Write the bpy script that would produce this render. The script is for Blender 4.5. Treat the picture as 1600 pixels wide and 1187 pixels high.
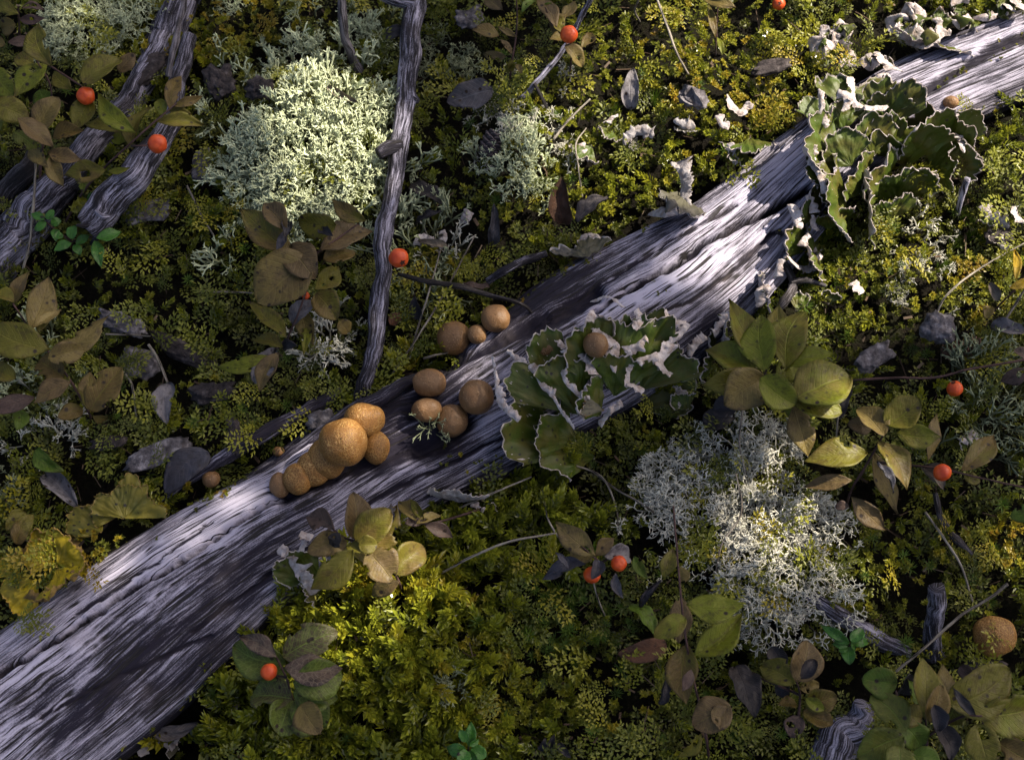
import bpy, math, random
import numpy as np

for _o in list(bpy.data.objects):
    bpy.data.objects.remove(_o, do_unlink=True)
SC = bpy.context.scene
COL = SC.collection
rad = math.radians

# ------------------------------------------------------------------ camera
TILT, DIST, LENS = rad(20.0), 0.667, 50.0
FWD = np.array([0, math.sin(TILT), -math.cos(TILT)])
UPV = np.array([0, math.cos(TILT), math.sin(TILT)])
RGT = np.array([1.0, 0, 0])
CAMP = np.array([0, 0, 0.012]) - FWD * DIST
FPX = LENS / 36.0 * 1600.0
P = 0.0003                       # metres per photograph pixel on the ground
cd = bpy.data.cameras.new('camera')
cam = bpy.data.objects.new('camera', cd); COL.objects.link(cam)
cd.lens = LENS; cd.sensor_width = 36.0; cd.sensor_fit = 'HORIZONTAL'
cd.clip_start = 0.01; cd.clip_end = 200.0
cam.location = CAMP; cam.rotation_euler = (TILT, 0, 0)
cd.dof.use_dof = True; cd.dof.focus_distance = DIST - 0.012; cd.dof.aperture_fstop = 20.0
SC.camera = cam

# ------------------------------------------------------------------ sky, sun, exposure
SUN_EL, SUN_AZ = rad(44.0), rad(62.0)       # azimuth from +Y towards +X
SUND = np.array([math.sin(SUN_AZ) * math.cos(SUN_EL), math.cos(SUN_AZ) * math.cos(SUN_EL), math.sin(SUN_EL)])
W = bpy.data.worlds.new('World'); SC.world = W; W.use_nodes = True
wn = W.node_tree; wn.nodes.clear()
sky = wn.nodes.new('ShaderNodeTexSky'); sky.sky_type = 'NISHITA'; sky.sun_disc = False
sky.sun_elevation = SUN_EL; sky.sun_rotation = SUN_AZ
sky.air_density = 0.8; sky.dust_density = 5.0; sky.ozone_density = 0.6
bgn = wn.nodes.new('ShaderNodeBackground'); bgn.inputs['Strength'].default_value = 0.085
won = wn.nodes.new('ShaderNodeOutputWorld')
wn.links.new(sky.outputs[0], bgn.inputs[0]); wn.links.new(bgn.outputs[0], won.inputs[0])
sl = bpy.data.lights.new('sun', 'SUN'); sl.energy = 5.0; sl.angle = rad(0.5); sl.color = (1.0, 0.90, 0.74)
so = bpy.data.objects.new('sun', sl); COL.objects.link(so)
so.rotation_euler = (math.pi / 2 - SUN_EL, 0, math.pi - SUN_AZ)
vs = SC.view_settings
vs.view_transform = 'Standard'; vs.look = 'None'; vs.gamma = 1.0; vs.use_curve_mapping = False
vs.exposure = 1.2
SC.cycles.diffuse_bounces = 1; SC.cycles.max_bounces = 6

# ------------------------------------------------------------------ helpers
def nrm(a):
    a = np.asarray(a, float)
    return a / (np.linalg.norm(a, axis=-1, keepdims=True) + 1e-12)

def at(px, py, z):
    """point where the sight line through a photograph pixel meets height z"""
    px = np.asarray(px, float); py = np.asarray(py, float); z = np.asarray(z, float)
    d = FWD + RGT * ((px - 800) / FPX)[..., None] + UPV * ((593.5 - py) / FPX)[..., None]
    t = (z - CAMP[2]) / d[..., 2]
    return CAMP + d * t[..., None]

def proj(V):
    r = np.asarray(V, float) - CAMP
    dep = r @ FWD
    return 800 + FPX * (r @ RGT) / dep, 593.5 - FPX * (r @ UPV) / dep, dep

def _hash(i, j, k, seed):
    h = (i * 374761393 + j * 668265263 + k * 2147483647 + seed * 1274126177) & 0xffffffff
    h = ((h ^ (h >> 13)) * 1274126177) & 0xffffffff
    h = ((h ^ (h >> 16)) * 2246822519) & 0xffffffff
    return ((h ^ (h >> 15)) & 0xffff) / 65535.0

def vnoise(p, seed=0):
    p = np.asarray(p, float)
    i = np.floor(p).astype(np.int64); f = p - i; f = f * f * (3 - 2 * f)
    out = 0
    for a in (0, 1):
        for b in (0, 1):
            for c in (0, 1):
                w = (f[..., 0] if a else 1 - f[..., 0]) * (f[..., 1] if b else 1 - f[..., 1]) * (f[..., 2] if c else 1 - f[..., 2])
                out = out + w * _hash(i[..., 0] + a, i[..., 1] + b, i[..., 2] + c, seed)
    return out * 2 - 1

def fbm(p, octv=4, seed=0, gain=0.5):
    p = np.asarray(p, float); s = 0; a = 1.0
    for o in range(octv):
        s = s + a * vnoise(p * (2.03 ** o), seed + o * 17); a *= gain
    return s

def n2(x, y, sc, octv=3, seed=0):
    return fbm(np.stack([np.asarray(x) * sc, np.asarray(y) * sc, np.zeros_like(np.asarray(x, float)) + 0.37], -1), octv, seed)

def tag(o, label=None, cat=None, group=None, kind=None):
    if label: o['label'] = label
    if cat: o['category'] = cat
    if group: o['group'] = group
    if kind: o['kind'] = kind
    return o

def mesh(name, V, F, mat, parent=None, org=None, uv=None, attrs=None, smooth=True, mats=None, mi=None):
    """one mesh object from numpy arrays; V in world metres, org its origin"""
    V = np.asarray(V, np.float64)
    if org is None:
        org = np.array(parent.location) if parent is not None else np.array([V[:, 0].mean(), V[:, 1].mean(), V[:, 2].min()])
    me = bpy.data.meshes.new(name)
    Fs = F if isinstance(F, list) else [F]
    Fs = [np.asarray(f, np.int32) for f in Fs if len(f)]
    nl = sum(f.size for f in Fs); nf = sum(len(f) for f in Fs)
    me.vertices.add(len(V)); me.vertices.foreach_set('co', (V - org).astype(np.float32).ravel())
    me.loops.add(nl); me.polygons.add(nf)
    li = np.concatenate([f.ravel() for f in Fs])
    tot = np.concatenate([np.full(len(f), f.shape[1], np.int32) for f in Fs])
    st = np.concatenate([[0], np.cumsum(tot)[:-1]]).astype(np.int32)
    me.loops.foreach_set('vertex_index', li.astype(np.int32))
    me.polygons.foreach_set('loop_start', st)
    me.polygons.foreach_set('loop_total', tot)
    me.polygons.foreach_set('use_smooth', np.full(nf, smooth, bool))
    if mats:
        for m in mats: me.materials.append(m)
        me.polygons.foreach_set('material_index', np.asarray(mi, np.int32))
    else:
        me.materials.append(mat)
    if uv is not None:
        l = me.uv_layers.new(name='UVMap')
        l.data.foreach_set('uv', np.asarray(uv, np.float32)[li].ravel())
    for k, a in (attrs or {}).items():
        at_ = me.attributes.new(k, 'FLOAT', 'POINT')
        at_.data.foreach_set('value', np.asarray(a, np.float32))
    me.update(calc_edges=True)
    me.validate()
    o = bpy.data.objects.new(name, me); COL.objects.link(o)
    if parent is not None:
        o.parent = parent
        o.location = org - np.array(parent.location)
    else:
        o.location = org
    return o

def empty(name, loc):
    o = bpy.data.objects.new(name, None); o.empty_display_size = 0.005
    o.location = loc; COL.objects.link(o)
    return o

def gridfaces(nu, nv, wrap=False):
    i = np.arange(nu - 1)[:, None]; j = np.arange(nv if wrap else nv - 1)[None, :]
    a = i * nv + j; b = i * nv + (j + 1) % nv
    return np.stack([a, b, b + nv, a + nv], -1).reshape(-1, 4)

def smooth_path(pts, n):
    """Catmull-Rom through points of any dimension"""
    p = np.asarray(pts, float)
    if len(p) == 2:
        t = np.linspace(0, 1, n)[:, None]
        return p[0] * (1 - t) + p[1] * t
    e = np.vstack([2 * p[0] - p[1], p, 2 * p[-1] - p[-2]])
    t = np.linspace(0, len(p) - 1 - 1e-9, n); i = t.astype(int); f = (t - i)[:, None]
    a, b, c, d = e[i], e[i + 1], e[i + 2], e[i + 3]
    return 0.5 * (2 * b + (c - a) * f + (2 * a - 5 * b + 4 * c - d) * f ** 2 + (3 * b - a - 3 * c + d) * f ** 3)

def tube(path, radii, sides=10, rough=0.0, seed=0, fine=0.0):
    """closed tube along a path -> V, F(list), UV(metres)"""
    path = np.asarray(path, float); n = len(path); radii = np.asarray(radii, float)
    tg = nrm(np.gradient(path, axis=0))
    ref = np.array([0.13, 0.21, 0.97]); 
    s = nrm(np.cross(tg, ref)); b = nrm(np.cross(s, tg))
    ln = np.concatenate([[0], np.cumsum(np.linalg.norm(np.diff(path, axis=0), axis=1))])
    th = np.linspace(0, 2 * math.pi, sides, endpoint=False)
    R = np.repeat(radii[:, None], sides, 1)
    if rough or fine:
        rm = radii.mean()
        q = np.stack([np.repeat((ln / rm)[:, None], sides, 1) * 0.25, np.cos(th)[None] * 1.3 + 0 * R, np.sin(th)[None] * 1.3 + 0 * R], -1)
        R = R * (1 + rough * fbm(q, 4, seed) + fine * fbm(q * np.array([0.6, 5, 5]), 3, seed + 5))
    V = path[:, None] + R[..., None] * (np.cos(th)[None, :, None] * s[:, None] + np.sin(th)[None, :, None] * b[:, None])
    uv = np.stack([np.repeat(ln[:, None], sides, 1), np.repeat((np.abs(th / math.pi - 1) * radii.mean() * 3)[None], n, 0)], -1)
    V = V.reshape(-1, 3); uv = uv.reshape(-1, 2)
    F = gridfaces(n, sides, True)
    c0 = len(V); V = np.vstack([V, path[:1] , path[-1:]]); uv = np.vstack([uv, uv[:1], uv[-1:]])
    j = np.arange(sides); k = (j + 1) % sides
    T = np.vstack([np.stack([np.full(sides, c0), k, j], -1), np.stack([np.full(sides, c0 + 1), (n - 1) * sides + j, (n - 1) * sides + k], -1)])
    return V, [F, T], uv

# ------------------------------------------------------------------ material helpers
class NT:
    def __init__(s, name):
        s.m = bpy.data.materials.new(name); s.m.use_nodes = True
        s.t = s.m.node_tree; s.t.nodes.clear()
        s.out = s.t.nodes.new('ShaderNodeOutputMaterial')
    def n(s, typ, props=None, **ins):
        nd = s.t.nodes.new('ShaderNode' + typ)
        for k, v in (props or {}).items(): setattr(nd, k, v)
        for k, v in ins.items():
            k = k.replace('_', ' ') if k.replace('_', ' ') in nd.inputs else k
            s.put(nd.inputs[int(k[1:])] if k[0] == 'i' and k[1:].isdigit() else nd.inputs[k], v)
        return nd
    def put(s, inp, v):
        if hasattr(v, 'outputs'): v = v.outputs[0]
        if isinstance(v, bpy.types.NodeSocket): s.t.links.new(v, inp)
        else:
            if isinstance(v, (tuple, list)) and len(v) == 3 and inp.type == 'RGBA': v = (*v, 1)
            inp.default_value = v
    def math(s, op, a, b=0.0, c=0.0, clamp=False):
        return s.n('Math', {'operation': op, 'use_clamp': clamp}, i0=a, i1=b, i2=c)
    def mix(s, f, a, b, blend='MIX'):
        nd = s.t.nodes.new('ShaderNodeMix'); nd.data_type = 'RGBA'; nd.blend_type = blend; nd.clamp_factor = True
        s.put(nd.inputs[0], f); s.put(nd.inputs[6], a); s.put(nd.inputs[7], b)
        return nd.outputs[2]
    def noise(s, vec, scale, detail=4, rough=0.55, dist=0.0):
        return s.n('TexNoise', None, Vector=vec, Scale=scale, Detail=detail, Roughness=rough, Distortion=dist).outputs[0]
    def ramp(s, f, *stops):
        nd = s.n('ValToRGB', None, Fac=f); el = nd.color_ramp.elements
        while len(el) < len(stops): el.new(0.5)
        for e, (p, c) in zip(el, stops):
            e.position = p; e.color = (*c, 1) if isinstance(c, (tuple, list)) else (c, c, c, 1)
        return nd.outputs[0]
    def sstep(s, f, lo, hi):
        return s.n('MapRange', {'interpolation_type': 'SMOOTHSTEP'}, Value=f, From_Min=lo, From_Max=hi).outputs[0]
    def attr(s, name):
        return s.n('Attribute', {'attribute_name': name}).outputs['Fac']
    def bump(s, h, strength=0.5, dist=0.0005, normal=None):
        nd = s.n('Bump', None, Height=h, Strength=strength, Distance=dist)
        if normal is not None: s.put(nd.inputs['Normal'], normal)
        return nd.outputs[0]
    def fin(s, col, rough=0.6, normal=None, spec=0.4, trans=0.0, tcol=None, sss=0.0):
        b = s.n('BsdfPrincipled', None, Base_Color=col, Roughness=rough)
        s.put(b.inputs['Specular IOR Level'], spec)
        if sss:
            s.put(b.inputs['Subsurface Weight'], sss); b.inputs['Subsurface Scale'].default_value = 0.002
            b.inputs['Subsurface Radius'].default_value = (1.0, 0.5, 0.25)
        if normal is not None: s.put(b.inputs['Normal'], normal)
        sh = b.outputs[0]
        if trans:
            t = s.n('BsdfTranslucent', None, Color=tcol if tcol is not None else col)
            if normal is not None: s.put(t.inputs['Normal'], normal)
            mx = s.n('MixShader', None, i0=trans, i1=sh, i2=t.outputs[0]); sh = mx.outputs[0]
        s.put(s.out.inputs[0], sh)
        return s.m
    def obj(s): return s.n('TexCoord').outputs['Object']
    def rnd(s): return s.n('ObjectInfo').outputs['Random']

def wood_mat(name, light, dark, su=30.0, sv=260.0, bias=0.0, bump=0.8, warpa=(0.010, 0.004, 0)):
    k = NT(name)
    uv = k.n('UVMap').outputs[0]
    st = k.attr('stain_shade')
    warp = k.n('TexNoise', None, Vector=uv, Scale=28.0, Detail=3.0)
    off = k.n('VectorMath', {'operation': 'MULTIPLY_ADD'}, i0=warp.outputs['Color'], i1=warpa, i2=uv).outputs[0]
    def str_(a, b, det=4, rough=0.6):
        v = k.n('VectorMath', {'operation': 'MULTIPLY'}, i0=off, i1=(a, b, 1)).outputs[0]
        return k.noise(v, 1.0, det, rough)
    fine = str_(su * 4.0, sv * 8.0, 3, 0.7)
    lines = str_(su * 1.1, sv * 4.6, 4, 0.62)
    mid = str_(su * 1.7, sv * 2.0, 6, 0.70)
    big = str_(su * 0.55, sv * 0.30, 5, 0.62)
    speck = k.noise(uv, 1500.0, 2, 0.6)
    f = k.math('ADD', k.math('MULTIPLY', lines, 0.55), k.math('MULTIPLY', mid, 0.85))
    f = k.math('ADD', f, k.math('MULTIPLY', big, 0.75))
    f = k.math('ADD', f, k.math('ADD', k.math('MULTIPLY', speck, 0.22), k.math('MULTIPLY', fine, 0.16)))
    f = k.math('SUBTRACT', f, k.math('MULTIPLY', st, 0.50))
    f = k.math('ADD', f, bias)
    fac = k.sstep(f, 1.05, 1.39)
    col = k.ramp(fac, (0.0, dark), (0.35, tuple(d * 0.72 + l * 0.28 for d, l in zip(dark, light))), (0.7, tuple(d * 0.35 + l * 0.65 for d, l in zip(dark, light))), (1.0, light))
    tint = k.noise(uv, 40.0, 3)
    col = k.mix(k.math('MULTIPLY', k.sstep(tint, 0.5, 0.8), 0.25), col, (0.20, 0.16, 0.14), 'MIX')
    # checks: thin dark splits along the grain
    ck = k.math('ABSOLUTE', k.math('SUBTRACT', str_(su * 0.30, sv * 1.5, 2, 0.5), 0.5))
    ckf = k.sstep(ck, 0.010, 0.030)
    wk = k.noise(uv, 55.0, 2)
    ckf = k.math('MAXIMUM', ckf, k.sstep(wk, 0.50, 0.62))
    col = k.mix(ckf, (0.02, 0.017, 0.018), col)
    h = k.math('ADD', k.math('ADD', k.math('MULTIPLY', fine, 0.4), k.math('MULTIPLY', lines, 1.0)), k.math('ADD', k.math('MULTIPLY', mid, 0.7), k.math('MULTIPLY', ckf, 0.8)))
    return k.fin(col, 0.78, k.bump(h, bump, 0.0009), 0.25)

def leaf_mat(name, a, b, spot=(0.03, 0.018, 0.012), vein=0.42, trans=0.28, rough=0.5, blot=0.5, spec=0.35, veincol=None, net=0.0):
    k = NT(name)
    uv = k.n('UVMap').outputs[0]; ob = k.obj(); r = k.rnd()
    ofs = k.n('CombineXYZ', None, X=k.math('MULTIPLY', r, 37.0), Y=k.math('MULTIPLY', r, 91.0), Z=r).outputs[0]
    p = k.n('VectorMath', {'operation': 'MULTIPLY_ADD'}, i0=ob, i1=(1, 1, 1), i2=ofs).outputs[0]
    n1 = k.noise(p, 55.0, 4, 0.6, 0.6)
    sh = k.math('ADD', n1, k.math('MULTIPLY', k.math('SUBTRACT', r, 0.5), 0.45))
    col = k.mix(k.sstep(sh, blot - 0.12, blot + 0.14), a, b)
    n2_ = k.noise(p, 260.0, 5, 0.7)
    col = k.mix(k.math('MULTIPLY', k.sstep(n2_, 0.48, 0.66), 0.7), col, tuple(c * 0.5 for c in b))
    sx = k.n('SeparateXYZ', None, Vector=uv)
    u, v = sx.outputs[0], sx.outputs[1]
    av = k.math('ABSOLUTE', k.math('SUBTRACT', v, 0.5))
    # side veins run obliquely from the midrib
    sv = k.math('SINE', k.math('MULTIPLY', k.math('SUBTRACT', u, k.math('MULTIPLY', av, 0.55)), 62.0))
    svf = k.sstep(sv, 0.82, 1.0)
    mr = k.math('SUBTRACT', 1.0, k.sstep(av, 0.008, 0.028))
    vf = k.math('MAXIMUM', mr, k.math('MULTIPLY', svf, 0.6))
    vc = veincol or tuple(min(1, c * 1.5 + 0.01) for c in a)
    col = k.mix(k.math('MULTIPLY', vf, vein), col, vc)
    vo = k.n('TexVoronoi', None, Vector=p, Scale=190.0); 
    if net:
        ve = k.n('TexVoronoi', {'feature': 'DISTANCE_TO_EDGE'}, Vector=p, Scale=430.0)
        col = k.mix(k.math('MULTIPLY', k.math('SUBTRACT', 1.0, k.sstep(ve.outputs[0], 0.02, 0.12)), net), col, vc)
    # brown death from edges and tip
    ed = k.math('ADD', k.sstep(av, 0.30, 0.56), k.sstep(u, 0.72, 1.05))
    ed = k.math('MULTIPLY', ed, k.sstep(k.noise(p, 90.0, 4), 0.42, 0.68))
    col = k.mix(k.math('MULTIPLY', ed, 0.75), col, tuple(0.5 * x + 0.5 * y for x, y in zip(b, spot)))
    dots = k.math('MULTIPLY', k.math('SUBTRACT', 1.0, k.sstep(vo.outputs['Distance'], 0.12, 0.24)), k.sstep(k.noise(p, 120.0, 2), 0.44, 0.53))
    col = k.mix(dots, col, spot)
    h = k.math('ADD', k.math('MULTIPLY', vf, -0.6), k.noise(p, 500.0, 3))
    return k.fin(col, rough, k.bump(h, 0.7, 0.0006), spec, trans, col)

def moss_mat(name, stops, tipcol, rough=0.42, trans=0.22, spec=0.4, tipf=0.6):
    k = NT(name)
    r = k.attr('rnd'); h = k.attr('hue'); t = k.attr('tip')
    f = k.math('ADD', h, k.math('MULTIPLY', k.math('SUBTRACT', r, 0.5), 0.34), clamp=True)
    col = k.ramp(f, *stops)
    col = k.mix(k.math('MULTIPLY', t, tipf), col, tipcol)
    return k.fin(col, rough, None, spec, trans, col)

def lichen_mat(name, c, tip):
    k = NT(name)
    col = k.mix(k.attr('tip'), tuple(x * 0.62 for x in c), tip)
    n = k.noise(k.obj(), 220.0, 3)
    col = k.mix(k.math('MULTIPLY', k.sstep(n, 0.45, 0.75), 0.4), col, tuple(x * y for x, y in zip(c, (0.62, 0.6, 0.5))))
    return k.fin(col, 0.8, k.bump(k.noise(k.obj(), 2500.0, 2), 0.3, 0.0003), 0.15, 0.12, col)

M = {}
M['wood'] = wood_mat('weathered_log_wood', (0.47, 0.44, 0.55), (0.016, 0.013, 0.024))
M['stick'] = wood_mat('grey_branch_wood', (0.46, 0.435, 0.55), (0.014, 0.012, 0.020), 60.0, 420.0, -0.05, 1.0, (0.002, 0.0006, 0))
M['darkstick'] = wood_mat('dark_twig_bark', (0.20, 0.18, 0.20), (0.016, 0.013, 0.014), 60.0, 500.0, -0.12, 0.9, (0.002, 0.0006, 0))
M['stem'] = wood_mat('reddish_stem', (0.10, 0.055, 0.05), (0.03, 0.014, 0.012), 60.0, 600.0)
M['straw'] = wood_mat('dry_straw', (0.34, 0.30, 0.25), (0.08, 0.06, 0.045), 60.0, 900.0, 0.1)
M['olive'] = leaf_mat('olive_leaf', (0.135, 0.122, 0.012), (0.135, 0.088, 0.022), blot=0.56)
M['yg'] = leaf_mat('yellow_green_leaf', (0.165, 0.180, 0.010), (0.145, 0.120, 0.014), blot=0.58)
M['brown'] = leaf_mat('brown_leaf', (0.170, 0.126, 0.034), (0.130, 0.086, 0.036), blot=0.52)
M['purple'] = leaf_mat('purplish_leaf', (0.100, 0.064, 0.050), (0.070, 0.042, 0.036), blot=0.5)
M['green'] = leaf_mat('green_leaf', (0.090, 0.145, 0.012), (0.100, 0.110, 0.012), blot=0.55)
M['mosaic'] = leaf_mat('veined_green_leaf', (0.095, 0.125, 0.016), (0.095, 0.075, 0.034), blot=0.58, vein=0.8, veincol=(0.20, 0.26, 0.05), net=0.35)
M['mosbr'] = leaf_mat('netted_purple_leaf', (0.105, 0.070, 0.052), (0.035, 0.022, 0.024), blot=0.5, vein=0.8, veincol=(0.17, 0.13, 0.09), net=0.7)
M['lingon'] = leaf_mat('glossy_green_leaf', (0.055, 0.175, 0.018), (0.045, 0.135, 0.015), vein=0.5, rough=0.3, blot=0.7, spec=0.5, veincol=(0.12, 0.30, 0.07))
M['grey'] = leaf_mat('grey_dead_leaf', (0.190, 0.175, 0.185), (0.100, 0.088, 0.090), vein=0.3, trans=0.05, rough=0.75, spec=0.2)
M['tan'] = leaf_mat('tan_dead_leaf', (0.20, 0.165, 0.125), (0.13, 0.10, 0.08), vein=0.3, trans=0.08, rough=0.75, spec=0.2)
M['black'] = leaf_mat('blackened_leaf', (0.022, 0.020, 0.026), (0.030, 0.024, 0.024), vein=0.1, trans=0.0, rough=0.6)
M['slate'] = leaf_mat('slate_leaf', (0.045, 0.045, 0.062), (0.035, 0.030, 0.036), vein=0.2, trans=0.0, rough=0.6)
M['russet'] = leaf_mat('russet_leaf', (0.115, 0.048, 0.022), (0.06, 0.030, 0.018), vein=0.2, trans=0.08, rough=0.6)
M['yellow'] = leaf_mat('yellow_leaf', (0.40, 0.26, 0.012), (0.30, 0.20, 0.02), vein=0.3, blot=0.6)
M['moss'] = moss_mat('feather_moss', ((0.0, (0.010, 0.017, 0.005)), (0.22, (0.022, 0.036, 0.006)), (0.45, (0.070, 0.090, 0.009)), (0.62, (0.205, 0.200, 0.009)), (0.82, (0.290, 0.205, 0.009)), (1.0, (0.220, 0.095, 0.009))), (0.30, 0.30, 0.035), tipf=0.5)
M['pmoss'] = moss_mat('pointed_moss', ((0.0, (0.020, 0.045, 0.006)), (0.4, (0.085, 0.120, 0.008)), (0.65, (0.200, 0.195, 0.008)), (0.85, (0.250, 0.170, 0.008)), (1.0, (0.130, 0.060, 0.008))), (0.36, 0.37, 0.035), 0.22, 0.28, 0.7, 0.75)
M['hair'] = moss_mat('hair_moss', ((0.0, (0.020, 0.050, 0.008)), (0.5, (0.080, 0.150, 0.010)), (1.0, (0.180, 0.210, 0.012))), (0.16, 0.22, 0.03), tipf=0.5)
M['litter'] = moss_mat('needle_litter', ((0.0, (0.018, 0.013, 0.010)), (0.4, (0.07, 0.045, 0.028)), (0.7, (0.10, 0.065, 0.04)), (1.0, (0.16, 0.12, 0.09))), (0.1, 0.08, 0.06), 0.8, 0.0, 0.2, 0.0)
M['cladA'] = lichen_mat('pale_green_lichen', (0.47, 0.52, 0.28), (0.73, 0.79, 0.52))
M['cladB'] = lichen_mat('grey_white_lichen', (0.60, 0.58, 0.47), (0.88, 0.85, 0.73))
M['cladC'] = lichen_mat('grey_green_lichen', (0.22, 0.25, 0.14), (0.38, 0.42, 0.26))

def pelt_top(name, g1, g2, rimc):
    k = NT(name); ob = k.obj()
    n = k.noise(ob, 60.0, 4, 0.6)
    col = k.mix(k.sstep(n, 0.38, 0.66), g1, g2)
    vo = k.n('TexVoronoi', None, Vector=ob, Scale=240.0)
    d = k.math('MULTIPLY', k.math('SUBTRACT', 1.0, k.sstep(vo.outputs['Distance'], 0.12, 0.24)), k.sstep(k.noise(ob, 130.0, 2), 0.42, 0.52))
    col = k.mix(d, col, (0.014, 0.012, 0.008))
    e = k.attr('edge')
    ef = k.sstep(k.math('ADD', e, k.math('MULTIPLY', k.math('SUBTRACT', k.noise(ob, 400.0, 3), 0.5), 0.12)), 0.90, 0.97)
    col = k.mix(ef, col, rimc)
    return k.fin(col, 0.5, k.bump(k.noise(ob, 420.0, 4, 0.65), 0.5, 0.0006), 0.35, 0.08, col)
def pelt_bot(name, c1, c2):
    k = NT(name); ob = k.obj()
    col = k.mix(k.sstep(k.noise(ob, 300.0, 4, 0.65), 0.35, 0.7), c1, c2)
    return k.fin(col, 0.85, k.bump(k.noise(ob, 700.0, 5, 0.7), 1.0, 0.0010), 0.15, 0.10, col)
M['pt'] = pelt_top('green_lichen_upper', (0.048, 0.075, 0.006), (0.080, 0.072, 0.012), (0.42, 0.37, 0.33))
M['pb'] = pelt_bot('white_lichen_underside', (0.62, 0.56, 0.56), (0.36, 0.28, 0.24))
M['ptd'] = pelt_top('dull_lichen_upper', (0.075, 0.070, 0.045), (0.11, 0.10, 0.085), (0.40, 0.36, 0.34))
M['pbd'] = pelt_bot('grey_lichen_underside', (0.44, 0.41, 0.42), (0.24, 0.20, 0.185))
M['pty'] = pelt_top('yellow_lichen_upper', (0.38, 0.28, 0.010), (0.15, 0.125, 0.012), (0.40, 0.25, 0.04))
M['pto'] = pelt_top('dull_yellow_upper', (0.165, 0.135, 0.012), (0.085, 0.085, 0.014), (0.26, 0.18, 0.05))
M['pby'] = pelt_bot('brown_lichen_underside', (0.30, 0.20, 0.06), (0.16, 0.10, 0.05))

def puff_mat(name, a, b, crack, mode):
    k = NT(name); ob = k.obj(); r = k.rnd()
    g = k.n('TexCoord').outputs['Generated']
    p = k.n('VectorMath', {'operation': 'ADD'}, i0=ob, i1=k.n('CombineXYZ', None, X=r, Y=k.math('MULTIPLY', r, 7.0), Z=0.0).outputs[0]).outputs[0]
    low = k.noise(p, 90.0, 3)
    col = k.mix(k.sstep(low, 0.35, 0.68), a, b)
    gz = k.n('SeparateXYZ', None, Vector=g).outputs[2]
    top = k.sstep(gz, 0.45, 0.85)
    wv = k.n('VectorMath', {'operation': 'MULTIPLY_ADD'}, i0=k.n('TexNoise', None, Vector=p, Scale=500.0, Detail=2.0).outputs['Color'], i1=(0.0009,) * 3, i2=p).outputs[0]
    if mode == 'crack':
        ve = k.n('TexVoronoi', {'feature': 'DISTANCE_TO_EDGE'}, Vector=wv, Scale=780.0)
        e = k.math('SUBTRACT', 1.0, k.sstep(ve.outputs[0], 0.02, 0.11))
        pat = k.math('MULTIPLY', e, k.math('MULTIPLY', k.sstep(k.noise(p, 130.0, 3), 0.32, 0.6), k.math('ADD', 0.10, k.math('MULTIPLY', top, 0.55))))
        col = k.mix(k.math('MULTIPLY', top, k.math('MULTIPLY', k.math('SUBTRACT', 1.0, e), 0.55)), col, tuple(x * 0.42 for x in a))
        col = k.mix(pat, col, crack)
        h = k.math('ADD', k.math('MULTIPLY', e, -1.0), k.noise(p, 1500.0, 2))
    else:
        vo = k.n('TexVoronoi', None, Vector=wv, Scale=1150.0)
        e = k.math('SUBTRACT', 1.0, k.sstep(vo.outputs['Distance'], 0.16, 0.34))
        col = k.mix(k.math('MULTIPLY', e, k.math('MULTIPLY', k.sstep(k.noise(p, 150.0, 3), 0.40, 0.62), 0.85)), col, crack)
        col = k.mix(k.math('MULTIPLY', top, 0.35), col, tuple(x * 0.55 for x in a))
        h = k.math('ADD', k.math('MULTIPLY', e, 1.0), k.noise(p, 1500.0, 2))
    col = k.mix(k.math('MULTIPLY', r, 0.28), col, tuple(x * 0.5 for x in a))
    n3 = k.noise(p, 260.0, 3)
    col = k.mix(k.math('MULTIPLY', k.sstep(n3, 0.56, 0.74), 0.5), col, tuple(x * 0.45 for x in a))
    return k.fin(col, 0.5, k.bump(h, 0.6, 0.0004), 0.4, 0.0, None, 0.0)
M['puffA'] = puff_mat('golden_puffball_skin', (0.29, 0.128, 0.026), (0.39, 0.182, 0.040), (0.58, 0.37, 0.13), 'crack')
M['puffB'] = puff_mat('tan_puffball_skin', (0.20, 0.104, 0.042), (0.27, 0.145, 0.060), (0.58, 0.40, 0.22), 'dot')
k = NT('puffball_pore'); M['pore'] = k.fin((0.055, 0.025, 0.010), 0.8)
k = NT('orange_berry'); nn = k.noise(k.obj(), 260.0, 3)
M['berry'] = k.fin(k.mix(k.sstep(nn, 0.35, 0.7), (0.60, 0.085, 0.014), (0.46, 0.050, 0.012)), 0.42, k.bump(k.noise(k.obj(), 900.0, 2), 0.25, 0.0004), 0.4, 0.0, None, 0.15)
k = NT('berry_calyx'); M['calyx'] = k.fin((0.03, 0.014, 0.010), 0.7)
k = NT('bark_piece'); ob = k.obj(); nn = k.noise(ob, 240.0, 5, 0.65)
M['bark'] = k.fin(k.ramp(nn, (0.3, (0.020, 0.017, 0.019)), (0.5, (0.10, 0.09, 0.098)), (0.72, (0.30, 0.28, 0.30))), 0.8, k.bump(k.noise(ob, 600.0, 4), 0.8, 0.0008), 0.2)
k = NT('dark_bark_piece'); ob = k.obj(); nn = k.noise(ob, 260.0, 5, 0.65)
M['barkd'] = k.fin(k.ramp(nn, (0.3, (0.010, 0.008, 0.009)), (0.55, (0.045, 0.036, 0.036)), (0.78, (0.15, 0.13, 0.13))), 0.8, k.bump(k.noise(ob, 600.0, 4), 0.8, 0.0008), 0.2)
k = NT('cone_scale'); ob = k.obj()
M['cone'] = k.fin(k.mix(k.noise(ob, 300.0, 3), (0.040, 0.032, 0.036), (0.11, 0.09, 0.095)), 0.75, None, 0.25)
k = NT('red_cone_scale'); ob = k.obj()
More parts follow.
